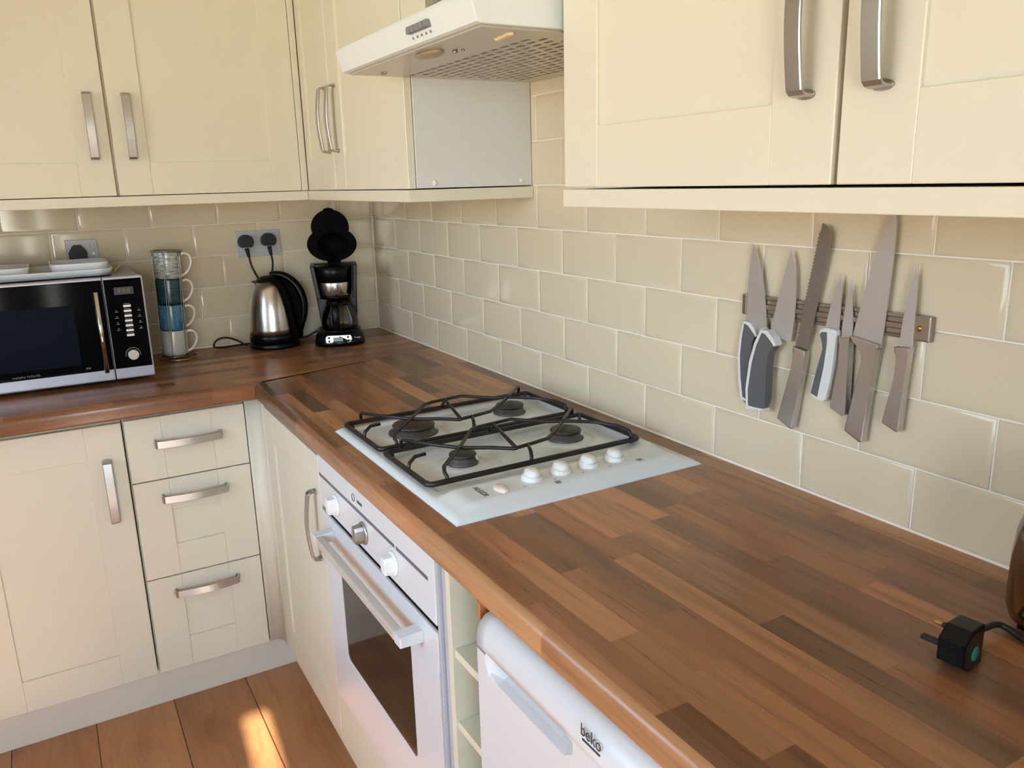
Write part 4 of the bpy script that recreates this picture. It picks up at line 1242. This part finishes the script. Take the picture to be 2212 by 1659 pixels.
# 1 grey and white handled knife, far left
knife('grey handled chef knife with a white edged grip, leftmost on the rack', (-.012, -1.83, .13),
      [(-1.8190, .4013), (-1.8300, .3820), (-1.8400, .3560), (-1.8490, .3200), (-1.8555, .2800), (-1.8590, .2556), (-1.8590, .2460), (-1.8150, .2600), (-1.8110, .2700), (-1.8118, .3200), (-1.8145, .3640)],
      smooth([(-1.8130, .2675), (-1.8250, .2665), (-1.8370, .2560), (-1.8415, .2465), (-1.8360, .2440), (-1.8330, .2200), (-1.8345, .1800), (-1.8330, .1310), (-1.8150, .1330), (-1.8080, .1700), (-1.8045, .2090), (-1.8085, .2400)]),
      hm='grip', extra=[([(-1.8110, .2690), (-1.8140, .2650), (-1.8095, .2380), (-1.8075, .2080), (-1.8110, .1700), (-1.8165, .1355), (-1.8325, .1330), (-1.8325, .1290), (-1.8125, .1305), (-1.8055, .1700), (-1.8018, .2090), (-1.8055, .2400)], 'grip_white', (-.006, -.0196)),
                        ([(-1.8125, .2700), (-1.8260, .2690), (-1.8385, .2580), (-1.8435, .2480), (-1.8400, .2460), (-1.8360, .2540), (-1.8240, .2650), (-1.8125, .2660)], 'grip_white', (-.006, -.0200))])
# 2
knife('grey handled chef knife with a broad blade, second from the left on the rack', (-.02, -1.87, .12),
      [(-1.9004, .3970), (-1.9080, .3800), (-1.9125, .3600), (-1.9150, .3300), (-1.9140, .2800), (-1.9105, .2480), (-1.9010, .2480), (-1.8680, .2560), (-1.8668, .2640), (-1.8770, .3060), (-1.8880, .3500)],
      smooth([(-1.8645, .2615), (-1.8770, .2590), (-1.8870, .2500), (-1.8930, .2405), (-1.8830, .2330), (-1.8780, .2050), (-1.8780, .1700), (-1.8740, .1290), (-1.8420, .1250), (-1.8385, .1560), (-1.8425, .2000), (-1.8530, .2380)]),
      hm='grip', xb=(-.0105, -.0128), xh=(-.0140, -.0300), hb=.004,
      extra=[([(-1.8625, .2655), (-1.8490, .2390), (-1.8395, .2060), (-1.8345, .1560), (-1.8370, .1215), (-1.8750, .1255), (-1.8750, .1295), (-1.8410, .1268), (-1.8395, .1560), (-1.8445, .2030), (-1.8535, .2340), (-1.8650, .2600)], 'grip_white', (-.0130, -.0308)),
             ([(-1.8600, .2620), (-1.8750, .2640), (-1.8880, .2540), (-1.8955, .2420), (-1.8915, .2390), (-1.8850, .2490), (-1.8740, .2580), (-1.8620, .2590)], 'grip_white', (-.0130, -.0315))])
# 3 bread knife
spine = [(-1.9565, .4383), (-1.9620, .4360), (-1.9690, .4310), (-1.9737, .4232), (-1.9745, .4140)]
teeth = []
n = 30
for k in range(n):
    u0 = k / n
    y = -1.9255 + (-1.9545 + 1.9255) * u0; z = .2620 + (.4240 - .2620) * u0
    teeth.append((y - .0006, z)); teeth.append((y + .0026, z + .0012)); teeth.append((y + .0026, z + .0040))
knife('serrated bread knife with a long dark blade, third from the left', (-.014, -1.93, .10),
      spine + [(-1.9453, .2450), (-1.9430, .2400), (-1.9200, .2430), (-1.9195, .2460), (-1.9235, .2600)] + teeth + [(-1.9545, .4260)],
      [(-1.9190, .2430), (-1.9450, .2390), (-1.9440, .2280), (-1.9330, .1500), (-1.9280, .1060), (-1.9255, .1040), (-1.8960, .1155), (-1.8960, .1180), (-1.9190, .2060), (-1.9235, .2250)],
      bm_='blade_dark')
# 4 small knife with white and grey handle
knife('small paring knife with a white handle and grey insert, in the middle', (-.014, -1.98, .165),
      [(-1.9973, .3665), (-1.9992, .3450), (-2.0000, .3000), (-1.9995, .2780), (-1.9755, .2760), (-1.9738, .2800), (-1.9800, .3080), (-1.9890, .3450)],
      smooth([(-1.9740, .2800), (-1.9995, .2800), (-2.0000, .2600), (-1.9965, .2100), (-1.9900, .1740), (-1.9850, .1660), (-1.9760, .1665), (-1.9590, .1725), (-1.9680, .2100), (-1.9790, .2480), (-1.9765, .2600), (-1.9685, .2720)]),
      hm='grip_white', extra=[([(-1.9745, .2745), (-1.9840, .2755), (-1.9855, .2600), (-1.9820, .2200), (-1.9740, .1700), (-1.9610, .1740), (-1.9690, .2100), (-1.9800, .2480), (-1.9775, .2600), (-1.9710, .2700)], 'grip', (-.010, -.0200))])
# 5 small steel knife
knife('smallest all steel paring knife, just left of the big chef knife', (-.014, -2.01, .15),
      [(-2.0151, .3565), (-2.0185, .3400), (-2.0205, .3150), (-2.0235, .2900), (-2.0235, .2690), (-2.0050, .2690), (-2.0050, .2850), (-2.0075, .3140), (-2.0110, .3400)],
      [(-2.0045, .2720), (-2.0060, .2690), (-2.0240, .2730), (-2.0236, .2620), (-2.0265, .1540), (-2.0205, .1500), (-1.9985, .1590), (-1.9985, .1620), (-2.0080, .2300), (-2.0080, .2600)])
# 6 large chef knife
knife('largest chef knife, all steel with a wide blade reaching the pelmet', (-.014, -2.05, .115),
      [(-2.0780, .4560), (-2.0805, .4440), (-2.0812, .4250), (-2.0795, .3700), (-2.0760, .3000), (-2.0735, .2690), (-2.0700, .2660), (-2.0260, .2730), (-2.0248, .2770), (-2.0330, .3160), (-2.0480, .3800), (-2.0620, .4300), (-2.0700, .4520)],
      [(-2.0250, .2765), (-2.0740, .2700), (-2.0730, .2640), (-2.0690, .2610), (-2.0640, .1900), (-2.0595, .1200), (-2.0550, .1165), (-2.0270, .1285), (-2.0270, .1320), (-2.0470, .2400), (-2.0480, .2520), (-2.0430, .2620), (-2.0330, .2690), (-2.0240, .2720)], hb=.0032)
# 7 utility
knife('slim all steel utility knife, rightmost on the rack', (-.014, -2.11, .15),
      [(-2.1173, .3888), (-2.1200, .3700), (-2.1210, .3400), (-2.1215, .2720), (-2.1020, .2720), (-2.1010, .2760), (-2.1035, .3100), (-2.1090, .3520), (-2.1140, .3760)],
      [(-2.0980, .2710), (-2.1010, .2690), (-2.1220, .2730), (-2.1205, .2640), (-2.1180, .2200), (-2.1165, .1520), (-2.1130, .1480), (-2.0895, .1570), (-2.0895, .1610), (-2.1020, .2250), (-2.1040, .2560), (-2.0985, .2660)])

# ------------------------------------------------------------------ toaster and its plug on the right
ts = thing('toaster', 'polished steel toaster at the right edge standing against the tiles', 'toaster', (-.08, -2.50, 0))
TX0, TX1, TY0, TY1 = -.158, -.004, -2.640, -2.345
b = B()
R = []
for ins, z in ((.012, .010), (.004, .014), (0, .030), (0, .090), (.002, .120), (.007, .145), (.014, .158)):
    R.append([b.v((x, y, z)) for x, y in rrect(TX0 + ins, TX1 - ins, TY0 + ins, TY1 - ins, .036, 8)])
for p, q in zip(R, R[1:]): b.bridge(p, q)
b.face(R[0][::-1]); b.face(R[-1])
b.obj('toaster_body', 'toaster_chrome', ts)
b = B()
R = []
for ins, z in ((.013, .1575), (.014, .166), (.022, .1760), (.034, .1800)):
    R.append([b.v((x, y, z)) for x, y in rrect(TX0 + ins, TX1 - ins, TY0 + ins, TY1 - ins, .034, 8)])
for p, q in zip(R, R[1:]): b.bridge(p, q)
b.face(R[0][::-1]); b.face(R[-1])
b.obj('top_cover', 'grey_strip', ts)
b = B()
for x in (-.108, -.062): b.box(x, x + .026, TY0 + .07, TY1 - .07, .1802, .1812)
b.obj('bread_slot', 'black', ts)
b = B(); b.box(TX0 + .02, TX1 - .02, TY0 + .02, TY1 - .02, 0, .0105, .002); b.obj('foot_base', 'black', ts)
tp = thing('mains_plug', 'black three pin plug lying loose on the worktop in front of the toaster', 'plug', (-.277, -2.375, 0))
PM = Matrix.Translation((-.2630, -2.3715, .0238)) @ Matrix.Rotation(math.radians(7), 4, 'Z') @ Matrix(((0, 0, -1, 0), (1, 0, 0, 0), (0, -1, 0, 0), (0, 0, 0, 1)))
b = B(PM)
pl = [(-.0225, -.0235), (.0225, -.0235), (.0235, .004), (.0125, .0205), (-.0125, .0205), (-.0235, .004)]
b.prism(pl, lambda u, v: (-.015, u, v), lambda u, v: (.013, u, v), .0025)
tb = b.obj('plug_body', 'black', tp)
b = B(PM); b.box(.013, .034, -.002, .002, .006, .0140, .0004); b.obj('earth_pin', 'black_matt', tb)
b = B(PM); b.box(.013, .022, -.0135, -.0095, -.0120, -.0060, .0004); b.box(.013, .022, .0095, .0135, -.0120, -.0060, .0004); b.obj('pin_sleeve', 'black_matt', tb)
b = B(PM); b.box(.022, .030, -.0133, -.0097, -.0118, -.0062, .0004); b.box(.022, .030, .0097, .0133, -.0118, -.0062, .0004); b.obj('pin_tip', 'brass', tb)
b = B(PM); b.lathe((-.0151, .004, -.004), [(.0085, 0), (.008, .0008), (.001, .001)], 20, ax=(-1, 0, 0)); b.obj('sticker', 'green', tb)
b = B(); b.tube([(-.2440, -2.3700, .030), (-.232, -2.3680, .029), (-.215, -2.3640, .022), (-.195, -2.3600, .016), (-.172, -2.3610, .014), (-.164, -2.3700, .010), (-.166, -2.40, .0045), (-.17, -2.45, .0045), (-.165, -2.52, .006)], .0036, 8, sub=5)
tag(b.obj('toaster_cable', 'black_matt'), 'black cable running from the loose plug round the foot of the toaster', 'cable')

# ------------------------------------------------------------------ clean up helper data
for o in D.objects:
    if '_org' in o: del o['_org']
